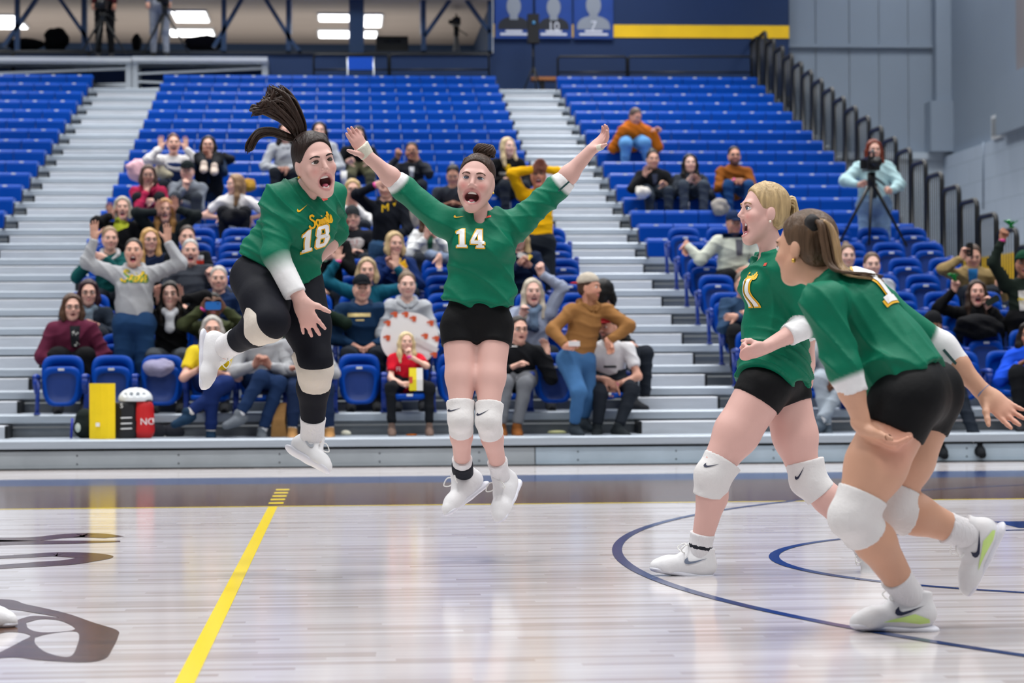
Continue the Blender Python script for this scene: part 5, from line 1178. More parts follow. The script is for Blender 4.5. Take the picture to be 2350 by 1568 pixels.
    if vest:
        S = SDF(); S.cone(hc, wa, .158*f*sz, .150*f*sz, .05, fr, 1.22); S.cone(wa, ch, .150*f*sz, .158*f*sz, .05, fr, 1.2); S.cut(ch+z*.05, z); mk('dress', *S.mesh(.014), cloth(vest), root)
    if scarf:
        S = SDF(); S.chain([nb-la*.06+fr*.05, nb+fr*.095-z*.05, nb+la*.06+fr*.05, nb-fr*.06+z*.02, nb-la*.06+fr*.05], [.032]*5, .03); S.cone(nb+fr*.095-z*.06, ch+fr*.14-z*.02, .04, .05, .03, fr, 1.8); mk('scarf', *S.mesh(.012), cloth(scarf, 'scarf'), root)
    # pants and shoes
    S = SDF(); S.cone(hc-la*.05+z*.02, hc+la*.05+z*.02, .135*f*sz, .135*f*sz, .05)
    for s in 'LR':
        S.cone(hp[s], kne[s], .096*sz*f, .072*sz*f, .04); S.cone(kne[s], kne[s]*(.1)+ank[s]*.9, .068*sz*f, .05*sz, .03, capb=True)
    V, F = S.mesh(hc_*.8); V = wrinkle(V, F, .008, 60, (.3, .3, 1), rnd.randint(0, 99)); mk('trousers', V, F, cloth(pants), root)
    for i, s in enumerate('LR'):
        fd = fr*.9-z*.15 if ft is None or len(ft[i]) < 4 else A3(ft[i][3], float); fd = nrm(fd); a = ank[s]; S = SDF(); u = nrm(z-fd*(fd@z)); S.cone(a-fd*.04-u*.035, a+fd*.05-u*.045, .044*sz, .046*sz, .03); S.cone(a+fd*.05-u*.045, a+fd*.15*sz-u*.055, .046*sz, .036*sz, .03); S.cone(a+u*.02, a-u*.04, .045*sz, .046*sz, .02); S.cut(a-u*.09, -u); mk('shoe', *S.mesh(.011), cloth(shoes, 'shoe'), root)
        if sock: mk('sock', *tube([a+(kne[s]-a)*.02, a+(kne[s]-a)*.16], [.043*sz, .046*sz], 10), cloth(sock, 'sock'), root)
    for s, b in (('L', bandL), ('R', bandR)):
        if b: mk('wristband', *tube([wr[s]-hd[s]*.02, wr[s]+hd[s]*.004], .034*sz, 10), PINK, root)
    bv = None
    for pr in prints:
        bv = bv or bvh_of(V_top(tp), F_top(tp)); kind, px, size, hx = pr[:4]; o = onY(px[0], px[1], Y-.2); d = nrm(o-CAM)
        if kind == 'script': V2, F2 = script_mesh(size, .2)
        elif kind.startswith('t:'): V2, F2 = text_mesh(kind[2:], size)
        elif kind == 'bar': V2, F2 = [(-size, -size*.16), (size, -size*.16), (size, size*.16), (-size, size*.16)], [(0, 1, 2, 3)]
        elif kind == 'vbar': V2, F2 = [(-size*.12, -size), (size*.12, -size), (size*.12, size), (-size*.12, size)], [(0, 1, 2, 3)]
        elif kind == 'open': V2, F2 = [(-size*.5, size), (size*.5, size), (size*.35, -size), (-size*.35, -size)], [(0, 1, 2, 3)]
        else:
            n = 14; r_ = [size*(.55+.45*abs(math.sin(2.5*i+size*50))) for i in range(n)]; V2 = [(r_[i]*math.cos(6.283*i/n)*1.2, r_[i]*math.sin(6.283*i/n)) for i in range(n)]+[(0, 0)]; F2 = [(i, (i+1) % n, n) for i in range(n)]
        decal('chest_print', V2, F2, bv, o-wloc(tp)*0, nrm(A3([1, 0, pr[4] if len(pr) > 4 else 0.])), UZ, -d, cloth(hx, 'print'), tp, .006, .03)
    if stand is None and seat and j <= 8:
        for blk, XS in (('m', MID_X), ('r', RGT_X)):
            i = int(np.argmin([abs(x-hc[0]) for x in XS]))
            if abs(XS[i]-hc[0]) < .28: SEAT_DOWN.add((blk, j, i))
    return dict(root=root, wr=wr, hd=hd, C=C, Y=Y)
def V_top(o):
    n = len(o.data.vertices); a = np.zeros(n*3, np.float32); o.data.vertices.foreach_get('co', a); return a.reshape(-1, 3)+wloc(o)
def F_top(o):
    n = len(o.data.polygons); a = np.zeros(n*4, np.int32); o.data.loops.foreach_get('vertex_index', a); return a.reshape(-1, 4)
UPV = (0, -.2, 1); 
SP = spectator
# ---- middle block, upper benches
SP('woman in white sweater and navy dress clapping on an upper bench', 12, (398, 330), .15, .1, hr=('bun', '4a2a22'), top='d2d0d0', vest='1b2c55', aL=(370, 338, -.3, 'open', None, (-.1, 0, 1)), aR=(425, 340, -.3, 'open', None, (.1, 0, 1)), mo=.8)
SP('black-haired woman in dark navy jacket with pale shoes up on the bench', 12, (478, 335), 0, .1, hr=('long', '14110f'), top='13233a', pants='12151b', aL=(462, 362, -.3), aR=(485, 362, -.32), kn=((458, 362, -.36), (500, 362, -.36)), ft=((468, 392, -.62), (492, 397, -.62)), shoes='b9aaa0')
SP('person in pale grey hoodie on an upper bench behind the flying ponytail', 13, (655, 303), 0, 0, hr=('long', '1a1512'), top='a8acb2', hood='a0a4aa', aL=(638, 388, -.32), aR=(660, 388, -.32), pants='1e2228')
SP('black-haired woman in grey hoodie above the head of player 18', 13, (733, 302), 0, .1, hr=('long', '14110f'), top='a8acb2', hood='a0a4aa', pants='1e2228')
SP('long-haired person in black jacket and camouflage trousers on an upper bench', 14, (822, 312), .1, -.1, hr=('bob', '17130f'), top='14171b', pants='4b4b39', aL=(798, 372, -.35), aR=(850, 372, -.35), male=True, kn=((805, 402, -.42), (850, 402, -.42)))
SP('bearded man in dark coat holding a pink fist up on an upper bench', 12, (945, 348), -.1, .05, 'a5745c', ('short', '1a1613'), '23262d', aL=(913, 362, -.3, 'fist', None, (0, -.2, 1)), aR=(958, 368, -.3, 'relax', None, (-.4, 0, .8)), beard='2a2019', male=True, prints=(('open', (945, 395), .07, 'c9ccd2'),))
SP('man in dark grey jacket looking down behind player 14', 10, (1040, 402), -.1, -.35, 'c08d76', ('short', '17130f'), '31353d', male=True, lean=.2)
SP('long-haired blonde woman in black sweater with a yellow print', 12, (1165, 338), .5, .1, 'd9b0a0', ('long', 'c2ad86'), '0f1013', prints=(('blob', (1163, 383), .045, 'd8b01e'), ('bar', (1163, 398), .1, 'c9c9c4')))
SP('woman in magenta jacket leaning forward with her hand on her face', 11, (340, 402), .1, -.1, hr=('bob', '4a3a34'), top='9c2145', hood='8c1d3c', pants='191d22', aL=(337, 437, -.42, 'relax', None, (-.1, .1, 1)), aR=(352, 462, -.45, 'relax', None, (-1, 0, 0)), lean=.32, prints=(('open', (338, 450), .09, '14161b'),))
SP('man in black cap and grey zip jacket with hand on chin', 11, (430, 393), -.05, -.05, hr=('short', '4a4038'), hatd=('cap', '11191c'), top='6f757f', pants='30353d', aL=(426, 432, -.40, 'fist', None, (0, .1, 1)), aR=(415, 465, -.40), lean=.22, male=True)
SP('brown-haired woman in white T-shirt looking left, hands on the bench', 10, (540, 424), -1.1, 0, hr=('long', '8a6c50'), top='d8d5d6', sleeves='short', pants='15171c', aL=(508, 500, -.18, 'relax', None, (0, -.1, -1)), aR=(571, 502, -.1, 'relax', None, (0, -.1, -1)), mo=.4, tyaw=0., bandL=True)
SP('blonde woman with glasses in white cardigan clapping', 9, (809, 436), .05, 0, hr=('long', 'b99c6c'), top='d5d4d4', gl=True, aL=(800, 474, -.33, 'flat', None, (.1, -.1, 1)), aR=(815, 474, -.33, 'flat', None, (-.1, -.1, 1)))
# ---- middle block, chairs
SP('grey-haired woman in black hoodie with a yellow-green print, hand raised', 7, (281, 478), .1, .1, hr=('bob', 'a39c90'), top='101114', prints=(('blob', (276, 515), .085, 'b9c23a'),), aL=(257, 495, -.2, 'open', None, (-.3, -.1, .9)), mo=.7)
SP('ginger-haired woman in dark jacket with both hands at her head', 7, (379, 482), .05, .05, hr=('long', '9a6f3e'), top='1c2224', aL=(362, 488, -.2, 'open', (-1, 0, -.5), (.1, -.1, 1)), aR=(404, 480, -.22, 'open', (1, 0, -.5), (-.1, -.1, 1)), mo=.6)
SP('woman in teal jacket with grey hood, one hand raised', 5, (252, 548), .25, 0, hr=('pony', '8a735a'), top='0e4a4a', hood='a7a5a8', aL=(203, 605, -.2, 'open', (-1, 0, -1), (0, 0, 1)), aR=(238, 590, -.34, 'relax', None, (-.9, 0, .2)))
SP('blonde woman with glasses in navy zip top, looking right', 5, (343, 552), .35, .05, hr=('long', 'b48d56'), top='111d36', gl=True)
SP('dark-haired man in black jacket with white and red sleeve bands', 5, (430, 545), .1, 0, hr=('short', '3a2f2a'), top='15181d', male=True, prints=(('bar', (430, 592), .17, 'd8d8da'), ('bar', (430, 600), .17, 'c0392c')))
SP('grey-haired man in charcoal jacket shouting with a thumb raised', 4, (437, 577), .1, .05, hr=('short', 'a8a6a3'), top='3b3f47', male=True, mo=.9, aR=(484, 640, -.25, 'fist', None, (0, 0, 1)), fat=1.12)
SP('woman with glasses and burgundy bob in dark denim jacket', 3, (203, 672), .15, -.05, hr=('bob', '2c161e'), top='1c2531', gl=True, scarf='5d6b78', prints=(('blob', (222, 752), .03, 'd8dadc'),))
SP('young woman in black furry jacket with hands at her ears', 2, (391, 677), 0, .05, 'e2b8a8', hr=('long', '15110f'), top='0d0e11', aL=(361, 690, -.15, 'open', (-1, 0, -.5), (.1, -.1, 1)), aR=(415, 688, -.15, 'open', (1, 0, -.5), (-.1, -.1, 1)), scarf='b9bcc2', pants='454a50')
SP('balding grey-haired man in navy hoodie', 3, (502, 640), .05, .0, hr=('short', 'aaa49e'), top='15284a', hood='132444', male=True, fat=1.1)
sp18 = SP('person in olive jacket filming with a blue phone', 2, (490, 702), 0, .05, '6b4836', hr=('short', '120d0b'), top='3a4029', aL=(466, 708, -.42, 'grip', (-1, 0, -.7), (.5, -.1, .8)), aR=(512, 708, -.42, 'grip', (1, 0, -.7), (-.5, -.1, .8)), bandL=True, male=True)
SP('older woman with glasses in maroon coat', 2, (165, 706), .25, .0, hr=('bob', '4a3426'), top='5b2239', hood='521e33', gl=True, fat=1.2, pants='121316', prints=(('open', (172, 772), .1, '24262b'), ('blob', (172, 765), .03, 'c9c9c4'), ('blob', (176, 790), .025, 'c9c9c4')), mo=.15, aL=(150, 832, -.25), aR=(188, 832, -.25))
SP('grey-haired woman with glasses in yellow T-shirt, legs crossed, front row', 1, (487, 757), .1, .05, hr=('long', 'a5a19c'), top='dcc22c', sleeves='short', gl=True, pants='16285a', aL=(468, 842, -.3, 'relax', None, (.9, -.1, -.2)), aR=(500, 858, -.34, 'relax', None, (-.8, -.2, -.3)), kn=((520, 882, -.42), (486, 892, -.46)), ft=((430, 968, -.5, (-.8, -.5, -.25)), (484, 1014, -.42)), shoes='1a3148', sock='d8d4d0', lean=.05)
SP('front-row spectator in pale grey hoodie with crossed legs and grey clogs', 1, (600, 742), 0, -.1, hr=('bob', '5a4536'), top='a4a6aa', hood='9c9ea3', pants='182c4e', aL=(586, 838, -.35, 'grip', None, (.3, -.2, .6)), aR=(617, 840, -.35, 'grip', None, (-.3, -.2, .6)), kn=((640, 880, -.42), (598, 868, -.46)), ft=((601, 1010, -.42), (548, 972, -.52, (-.8, -.5, -.2))), shoes='60666e', sock='dcdcde')
SP('front-row spectator in pale grey top with tan slippers, behind player 18', 1, (694, 742), 0, -.1, hr=('bob', '4a3a30'), top='a6a8ad', pants='182744', kn=((676, 892, -.4), (748, 892, -.4)), ft=((671, 1008, -.42), (756, 1008, -.42)), shoes='a57c4e', sock='d8d8da')
saint = SP('man in grey hoodie with yellow script standing with both arms raised', 2, (307, 578), 0, .12, 'cf9f8a', hr=('short', '3a3430'), top='a6a8ac', hood='9b9da1', pants='1d3b60', stand=Zk(1)+.001, ydepth=21.25, aL=(217, 545, -.05, 'open', (-1, 0, -.6), (-.05, -.1, 1)), aR=(384, 552, -.05, 'open', (1, 0, -.6), (.05, -.1, 1)), mo=1., male=True, fat=1.15, prints=(('script', (308, 634), .115, '2f7a4a'), ('script', (307, 633), .112, 'e0b62a')))
SP('man in black hoodie shading his eyes, yellow letters on chest', 6, (886, 428), -.1, -.2, hr=('short', '2a221c'), top='12161f', hood='10141c', pants='2d4c6e', stand=Zk(5), ydepth=24.1, aL=(862, 425, -.28, 'relax', (-1, 0, -.2), (.9, -.2, .2)), bandL=True, male=True, prints=(('t:M', (884, 478), .12, 'd8b01e', .25), ('t:V', (905, 466), .12, 'd8b01e', .25)))
SP('man in grey beanie and dark hoodie with red-white print', 7, (808, 500), .1, .05, hr=('none', '2a221c'), hatd=('beanie', '2c3033'), top='15171d', hood='121419', gl=True, male=True, fat=1.1, aL=(788, 530, -.22, 'relax', None, (0, 0, 1)), prints=(('blob', (812, 562), .11, 'd9d3d0'), ('t:SU', (810, 560), .1, 'b8322c', .3)))
SP('blonde bobbed woman in navy hoodie with a gold print, holding a cup', 5, (905, 560), .35, 0, hr=('bob', 'b89f76'), top='12295b', hood='10254f', aL=(897, 612, -.33, 'grip', None, (-.3, -.1, .9)), aR=(925, 622, -.33), prints=(('blob', (920, 606), .07, 'd8a520'),))
SP('brown-haired woman in white cardigan clapping, left of player 14', 7, (985, 498), .1, 0, hr=('long', '4a3528'), top='d5d7d8', aL=(978, 545, -.34, 'flat', None, (.15, -.1, 1)), aR=(1000, 543, -.34, 'flat', None, (-.1, -.1, 1)), prints=(('open', (987, 555), .08, '2c5a48'),))
SP('woman in teal sweater throwing both arms up', 3, (842, 622), .05, .05, hr=('bob', 'a48f6e'), top='0f5166', aL=(776, 598, -.1, 'open', (-1, 0, -.8), (0, 0, 1)), aR=(908, 612, -.1, 'open', (1, 0, -.8), (0, 0, 1)), bandL=True, mo=.3)
SP('man in black cap and navy hoodie with gold lettering', 2, (830, 662), .1, .0, hr=('short', '3a322c'), hatd=('cap', '10151c'), top='132e4c', hood='112a46', male=True, fat=1.15, prints=(('bar', (824, 723), .11, 'd9c48a'), ('bar', (826, 735), .04, 'd9c48a')))
SP('young woman in pale grey hoodie behind the round sign', 2, (934, 654), .1, .0, 'dfb5a6', hr=('bun', '6b5846'), top='a9adb3', hood='a0a4aa')
girl = SP('small blonde girl in red T-shirt eating popcorn, front row', 1, (932, 786), .15, .1, 'e0b4a2', hr=('long', 'ccb78c'), top='c1172b', sleeves='short', pants='15181d', sz=.74, lean=.06, aL=(925, 882, -.30, 'grip', None, (.9, -.3, 0)), aR=(940, 818, -.26, 'fist', (1, 0, -.6), (-.1, .2, 1)), bandR=True, kn=((897, 890, -.34), (985, 890, -.34)), ft=((899, 998, -.38), (985, 998, -.38)), shoes='6a5850', prints=(('t:FI', (914, 848), .06, 'e6e6e8'),))
SP('spectator in slate blue sweater resting an arm, half behind player 14', 5, (1080, 552), 0, 0, hr=('short', '4a4038'), top='6a7890', aL=(1008, 590, -.25, 'relax', (-1, 0, .2), (-.1, -.1, -1)))
SP('blonde person in navy hoodie holding a phone, right behind player 14', 5, (1192, 546), -.3, -.2, hr=('long', 'b59c74'), top='14233e', hood='12203a', aL=(1192, 605, -.3, 'grip'), aR=(1215, 610, -.3, 'grip'), prints=(('blob', (1212, 590), .04, 'd8b848'),))
SP('man in yellow long-sleeved shirt standing with both hands on his head', 6, (1236, 403), -.1, .1, 'c0866e', hr=('short', '2a221c'), top='e0aa0e', pants='1d232b', stand=Zk(5), ydepth=24.3, aL=(1226, 388, -.1, 'relax', (-1, -.2, .3), (.5, -.2, .8)), aR=(1252, 388, -.1, 'relax', (1, -.2, .3), (-.5, -.2, .8)), mo=.8, male=True, prints=(('vbar', (1240, 485), .07, 'e8e4d8'),))
SP('woman with long pale hair in blue-grey top, fist raised', 2, (1222, 670), .1, .05, 'dcb0a2', hr=('long', 'b9b0a0'), top='8d96ab', scarf='5d7088', aL=(1198, 725, -.3, 'grip', None, (.2, -.2, .8)), aR=(1241, 628, -.12, 'fist', (1, 0, -.3), (0, 0, 1)), mo=.5, prints=(('blob', (1225, 752), .06, '45506a'),))
SP('young man with glasses in black sweater and grey jeans, front row', 1, (1190, 757), .25, 0, hr=('short', '221a16'), top='15171b', gl=True, pants='6c6f75', male=True, aR=(1255, 812, -.05), kn=((1160, 880, -.4), (1205, 882, -.4)), ft=((1150, 1000, -.42), (1186, 1000, -.42)), shoes='7a4a24', mo=.15, prints=(('bar', (1180, 795), .03, 'd0d0d0'),))
tan = SP('bearded man in tan jacket and blue jeans turning away, front row', 1, (1352, 660), 1.1, 0, 'd0977f', hr=('short', '4a3428'), hatd=('cap', 'b3aa9c', 'a3252c', True), top='8d643a', pants='3d6694', stand=Zk(0)+.001, ydepth=20.42, hip=(1322, 832), aL=(1300, 795, -.3, 'grip', (-1, -.2, -.6), (.9, -.2, .2)), aR=(1395, 785, -.1, 'grip', (.8, 0, .3), (.3, 0, -.9)), kn=((1328, 900, -.25), (1352, 905, .05)), ft=((1318, 1000, -.12), (1340, 985, .12)), shoes='2c333a', beard='8a5a38', male=True, tyaw=.35, hood='7f5932')
SP('man in red cap and white T-shirt seated at the aisle, front row', 1, (1398, 750), -.9, -.05, 'cf9b86', hr=('short', '2a1f1a'), hatd=('cap', '8f1d23'), top='d8d8dc', sleeves='short', pants='1f242c', aL=(1388, 872, -.36, 'relax', None, (.7, -.3, -.4)), aR=(1412, 885, -.32, 'relax', (1, 0, -.4), (-.4, -.3, -.7)), kn=((1378, 902, -.4), (1450, 896, -.36)), ft=((1371, 1000, -.42), (1418, 1000, -.46, (.5, -.8, -.1))), shoes='23282c', bandR=True, beard='3a2a20', male=True, tyaw=-.25, prints=(('bar', (1400, 842), .06, '30353a'),))
SP('black-haired person in black furry jacket behind the tan-jacketed man', 2, (1386, 672), 2.6, 0, hr=('bob', '0c0b0b'), top='0c0c0e', fat=1.05)
SP('person in black sweater with a pale green print behind player 18', 5, (752, 520), 0, 0, hr=('short', '2a221c'), top='0f1113', prints=(('blob', (752, 586), .08, '7fa892'),), male=True, aR=(765, 590, -.25))
ph48 = SP('person in dark green jacket holding up a white phone behind player 18', 2, (712, 676), .1, 0, hr=('bob', '3a2f28'), top='15251c', aR=(742, 712, -.3, 'grip', (1, 0, -.6), (-.2, 0, 1)))
# ---- right block
SP('man in orange sweater and light jeans half rising on the upper benches', 16, (1458, 268), .5, -.35, 'c98f7c', hr=('short', '5a4a42'), top='ab5c14', pants='5486b8', hip=(1446, 322), aL=(1425, 340, .05), aR=(1500, 300, -.25, 'fist', (.4, 0, -1), (1, 0, .1)), kn=((1437, 332, -.42), (1480, 330, -.42)), ft=((1434, 392, -.4), (1486, 388, -.4)), male=True, fat=1.25, lean=.2, shoes='c9cdd2')
SP('woman in open black jacket with hair tied back, left of three on a bench', 12, (1498, 366), .05, 0, 'c99a86', hr=('bun', '17130f'), top='101216', pants='2b333d', aL=(1480, 402, -.32, 'relax', None, (.1, -.1, 1)), aR=(1527, 425, -.36), prints=(('open', (1503, 412), .07, '3c4256'),), kn=((1490, 452, -.4), (1535, 440, -.42)))
SP('long-haired woman in charcoal jacket clapping, middle of three on a bench', 12, (1583, 376), 0, .1, 'd9b0a0', hr=('long', '14110f'), top='272d37', pants='39414c', aL=(1578, 418, -.34, 'open', None, (.5, -.2, .6)), aR=(1603, 428, -.34, 'open', None, (-.1, -.1, 1)), bandL=True)
SP('bearded man in brown sweater with clasped hands, right of three on a bench', 12, (1685, 358), 0, .05, 'c9927c', hr=('short', '120f0e'), top='7d4818', pants='1d416e', gl=True, beard='2a1f1a', male=True, aL=(1685, 415, -.4, 'grip', None, (.8, -.2, -.3)), aR=(1700, 415, -.4, 'grip', None, (-.8, -.2, -.3)), bandL=True)
SP('man in navy cap and cream-navy jacket with arm along the chairs', 6, (1684, 512), .15, -.1, 'c18c78', hr=('short', '3a302a'), hatd=('cap', '17294a'), top='c2c7ba', pants='15171b', male=True, fat=1.15, aL=(1575, 560, -.05, 'relax', (-.2, -.3, -1), (-.2, -.1, -1)), prints=(('bar', (1690, 540), .16, '14294a'), ('open', (1697, 568), .09, '5d5d66')))
SP('young woman with tied brown hair in the right block, upper of two', 4, (1944, 588), 0, 0, 'dcb3a4', hr=('bun', '5a4636'), top='9aa0a8')
SP('young woman with long brown hair in the right block, lower of two', 3, (2001, 608), -.05, 0, 'dcb3a4', hr=('pony', '5a4636'), top='a9b0ba', lean=.0)
m57 = SP('man in beige jacket over blue hoodie filming with a black phone', 5, (2233, 588), -.1, -.25, 'd2a08c', hr=('short', '4a3a30'), top='8b7751', male=True, fat=1.1, prints=(('open', (2233, 640), .11, '1f5f96'),), aL=(2208, 592, -.28, 'grip', (-1, 0, -.6), (.3, 0, 1)), aR=(2290, 650, -.25, 'relax', None, (.1, -.3, -.9)))
m58 = SP('laughing long-haired woman in black top waving a green ribbon', 3, (2241, 672), -.1, .1, 'dba998', hr=('long', '33251e'), top='0c0d10', pants='101114', mo=1., aL=(2190, 665, -.25, 'fist', (-1, 0, -.5), (.0, 0, 1)), aR=(2268, 705, -.3, 'grip', None, (-.1, -.1, 1)))
SP('man in black beanie and hoodie, front row, legs over the edge', 1, (2141, 748), -.1, .0, '8a6048', hr=('none', '120d0b'), hatd=('beanie', '101216'), top='15171b', pants='1a212b', male=True, kn=((2140, 905, -.45), (2200, 900, -.45)), ft=((2160, 1042, -.75), (2246, 1040, -.75)), shoes='15181c', sock='cfcfd2', beard='2a1d16')
SP('curly-haired person in bright blue sweater at the right edge, front row', 1, (2365, 770), -.6, 0, 'b58068', hr=('curly', '1d1512'), top='184ccc', pants='14161a', fat=1.15)
m61 = SP('person in green cap and dark jacket with fist raised at the right edge', 3, (2350, 606), -.2, .1, 'b07c62', hr=('short', '120d0b'), hatd=('cap', '0f3d2a', None), top='1c2620', pants='0e0f12', stand=Zk(2), ydepth=21.9, gl=True, mo=.6, aL=(2300, 550, -.1, 'fist', (-1, 0, -.5), (.1, 0, 1)), bandL=True, prints=(('open', (2348, 690), .1, 'd5d2cc'), ('blob', (2345, 690), .04, 'd8c020')), male=True)
SP('grey-haired man in blue-grey jacket with folded arms behind player 11', 3, (1706, 652), -.1, -.05, 'd2a08c', hr=('short', '6a6058'), top='2d4562', pants='17191d', male=True, aL=(1705, 720, -.32, 'relax', None, (1, -.1, 0)), aR=(1690, 728, -.34, 'relax', None, (-1, -.1, 0)))
SP('front-row spectator in pale grey sweats with crossed legs, hands clasped', 1, (1908, 748), -.1, 0, 'a5745c', hr=('short', '17110e'), top='a8acb3', hood='a0a4ab', pants='929ca7', aL=(1900, 880, -.36, 'grip'), aR=(1912, 885, -.36, 'grip'), kn=((1882, 872, -.4), (1942, 872, -.4)), ft=((1898, 1002, -.42), (1880, 988, -.52, (-.7, -.7, -.1))), shoes='4d5864', sock='d8d8da', male=True)
op = SP('camera operator in pale teal padded coat standing among the benches', 9, (2005, 345), 0, 0, 'd9a998', hr=('long', '6a2a18'), top='a6c5cb', pants='7590b0', stand=Zk(8)+.001, ydepth=26.45, aL=(1972, 425, -.3, 'grip', (-1, 0, -.5), (.5, -.3, .2)), aR=(2042, 440, -.3, 'grip', (1, 0, -.5), (-.3, -.3, .2)), fat=1.25, prints=(('open', (2005, 440), .1, '2a3038'),))
tripod('video_camera', 'black video camera on a tall tripod before the operator in pale teal coat', (2000, 392), 568, .42, 25.95)
o64 = SP('camera operator in dark red shirt standing on the platform, top left', 24, (240, -82), 0, 0, 'b5806a', hr=('short', '1a1512'), top='3c1318', pants='0c0d10', stand=ZPL+.001, ydepth=39.35, aL=(215, 40, -.2, 'grip'), aR=(262, 45, -.2, 'grip'), male=True)
o65 = SP('camera operator in grey clothes standing on the platform, top left', 24, (366, -84), 0, 0, 'c99a86', hr=('short', '1a1512'), top='6f7787', pants='868c98', stand=ZPL+.001, ydepth=39.35, aL=(338, 30, -.2, 'grip'), aR=(388, 25, -.2, 'grip'), male=True)
# ================================================================ things in the stands and on the floor
def boxm(name, label, cat, px0, py0, px1, py1, Y, depth, m, parent=None):
    a = onY(px0, py1, Y); b_ = onY(px1, py0, Y); V, F = boxes([(a[0], b_[0], Y, Y+depth, a[2], b_[2])])
    if parent is None: return tag(mk(name, V, F, m, None, smooth=False), label, cat)
    return mk(name, V, F, m, parent, smooth=False)
def own_origin(o):
    me = o.data; n = len(me.vertices); a = np.zeros(n*3, np.float32); me.vertices.foreach_get('co', a); a = a.reshape(-1, 3); c = (a.max(0)+a.min(0))/2; c[2] = a[:, 2].min()
    me.transform(Matrix.Translation(-Vector(c.tolist()))); o.location = c.tolist(); return o
ZD = Zk(0)+.001
# yellow folded cardboard sign
Yp = 20.22; a = onY(204, 1014, Yp); b_ = onY(264, 880, Yp); cx_ = (a[0]+b_[0])/2; w = (b_[0]-a[0])/2
ys = empty('folded_sign', (cx_, Yp, ZD), 'tall plain yellow folded cardboard standing on the front deck', 'sign')
YC = mat('yellow_card', 'f7d400', .55, var=.03, bscale=6)
prof2 = [(-w, .05), (-w*.45, .0), (0, -.03), (w*.5, -.035), (w, .0), (w, .015), (w*.5, -.02), (0, -.015), (-w*.45, .015), (-w, .065)]
V = [(cx_+x, Yp+y, z) for z in (ZD, b_[2]) for x, y in prof2]; n = len(prof2)
mk('card', V, [(i, (i+1) % n, n+(i+1) % n, n+i) for i in range(n)]+[tuple(range(n))[::-1], tuple(range(n, 2*n))], YC, ys, smooth=False)
p = onY(224, 975, Yp-.04); mk('sticker', *boxes([(p[0]-.017, p[0]+.017, Yp-.034, Yp-.026, p[2]-.017, p[2]+.017)]), mat('print_white', 'eeeff0', .5), ys, smooth=False)
# black and red tote bag with white NO print
Yp = 20.30; tb = empty('tote_bag', onY(310, 1012, Yp)*A3([1, 1, 0])+A3([0, 0, ZD]), 'black and red tote bag with white NO letters on the front deck', 'bag')
a = onY(266, 1012, Yp); b_ = onY(352, 922, Yp); xm = onY(313, 960, Yp)[0]
def bagbox(x0, x1, z0, z1, bulge):
    s = SDF(); s.cone((( x0+x1)/2, Yp+.07, z0+.07), ((x0+x1)/2, Yp+.07, z1-.06), (x1-x0)/2*1.02, (x1-x0)/2*.95, .02, A3([0, 1, 0]), (x1-x0)/2/.09); s.cut((0, 0, z1), A3([0, 0, 1])); s.cut((0, 0, z0), A3([0, 0, -1])); s.cut((x1, 0, 0), A3([1, 0, 0])); s.cut((x0, 0, 0), A3([-1, 0, 0])); V, F = s.mesh(.009); return wrinkle(V, F, .004, 60, (1, .2, .4), 4), F
V, F = bagbox(a[0]-.06, xm+.03, ZD, b_[2], 0); k_ = V[:, 0] < xm+.004; V, F = sub(V, F, k_); bb = bvh_of(V, F); bk = mk('black_panel', V, F, mat('bag_black', '17181c', .45, bump=.3, bscale=14), tb)
V, F = bagbox(xm-.04, b_[0]+.0, ZD, b_[2]+.002, 0); k_ = V[:, 0] > xm-.004; V, F = sub(V, F, k_); br_ = bvh_of(V, F); rd = mk('red_panel', V, F, mat('bag_red', 'c4141a', .55, bump=.3, bscale=14), tb)
V2, F2 = text_mesh('NO', .085); decal('lettering', V2, F2, br_, onY(337, 969, Yp-.1), A3([1, 0, 0.]), UZ, A3([0, -1, 0.]), mat('print_white', 'eeeff0', .5), rd, .004, .02)
V2, F2 = text_mesh('S', .06); decal('logo', V2, F2, bb, onY(277, 932, Yp-.1), A3([1, 0, 0.]), UZ, A3([0, -1, 0.]), mat('print_white', 'eeeff0', .5), bk, .004, .02)
for yy in (960, 973, 985): decal('white_stripe', [(-.05, -.006), (.05, -.002), (.05, .008), (-.05, .006)], [(0, 1, 2, 3)], bb, onY(288, yy, Yp-.1), A3([1, 0, 0.]), UZ, A3([0, -1, 0.]), mat('print_white', 'eeeff0', .5), bk, .004, .02)
# white helmet lying on the bag
C_ = onY(311, 916, Yp+.08); hm = empty('bike_helmet', C_-A3([0, 0, .02]), 'white vented bicycle helmet on top of the tote bag', 'helmet')
S = SDF(); S.ell(C_, (.155, .115, .105), k=.01); S.cut(C_-UZ*.02, -UZ)
for q in (-.085, -.03, .03, .085): S.ell(C_+A3([q, -.105, .045]), (.018, .05, .02), k=.006, op='s'); S.ell(C_+A3([q, -.04, .1]), (.014, .05, .03), k=.006, op='s')
mk('helmet_shell', *S.mesh(.0065), mat('helmet_white', 'dfe4e8', .35), hm); mk('strap', *tube(curve_pts([C_+A3([.1, -.08, -.02]), C_+A3([.14, -.1, -.01]), C_+A3([.16, -.05, -.03])], 5), .006, 5), BLACKM, hm)
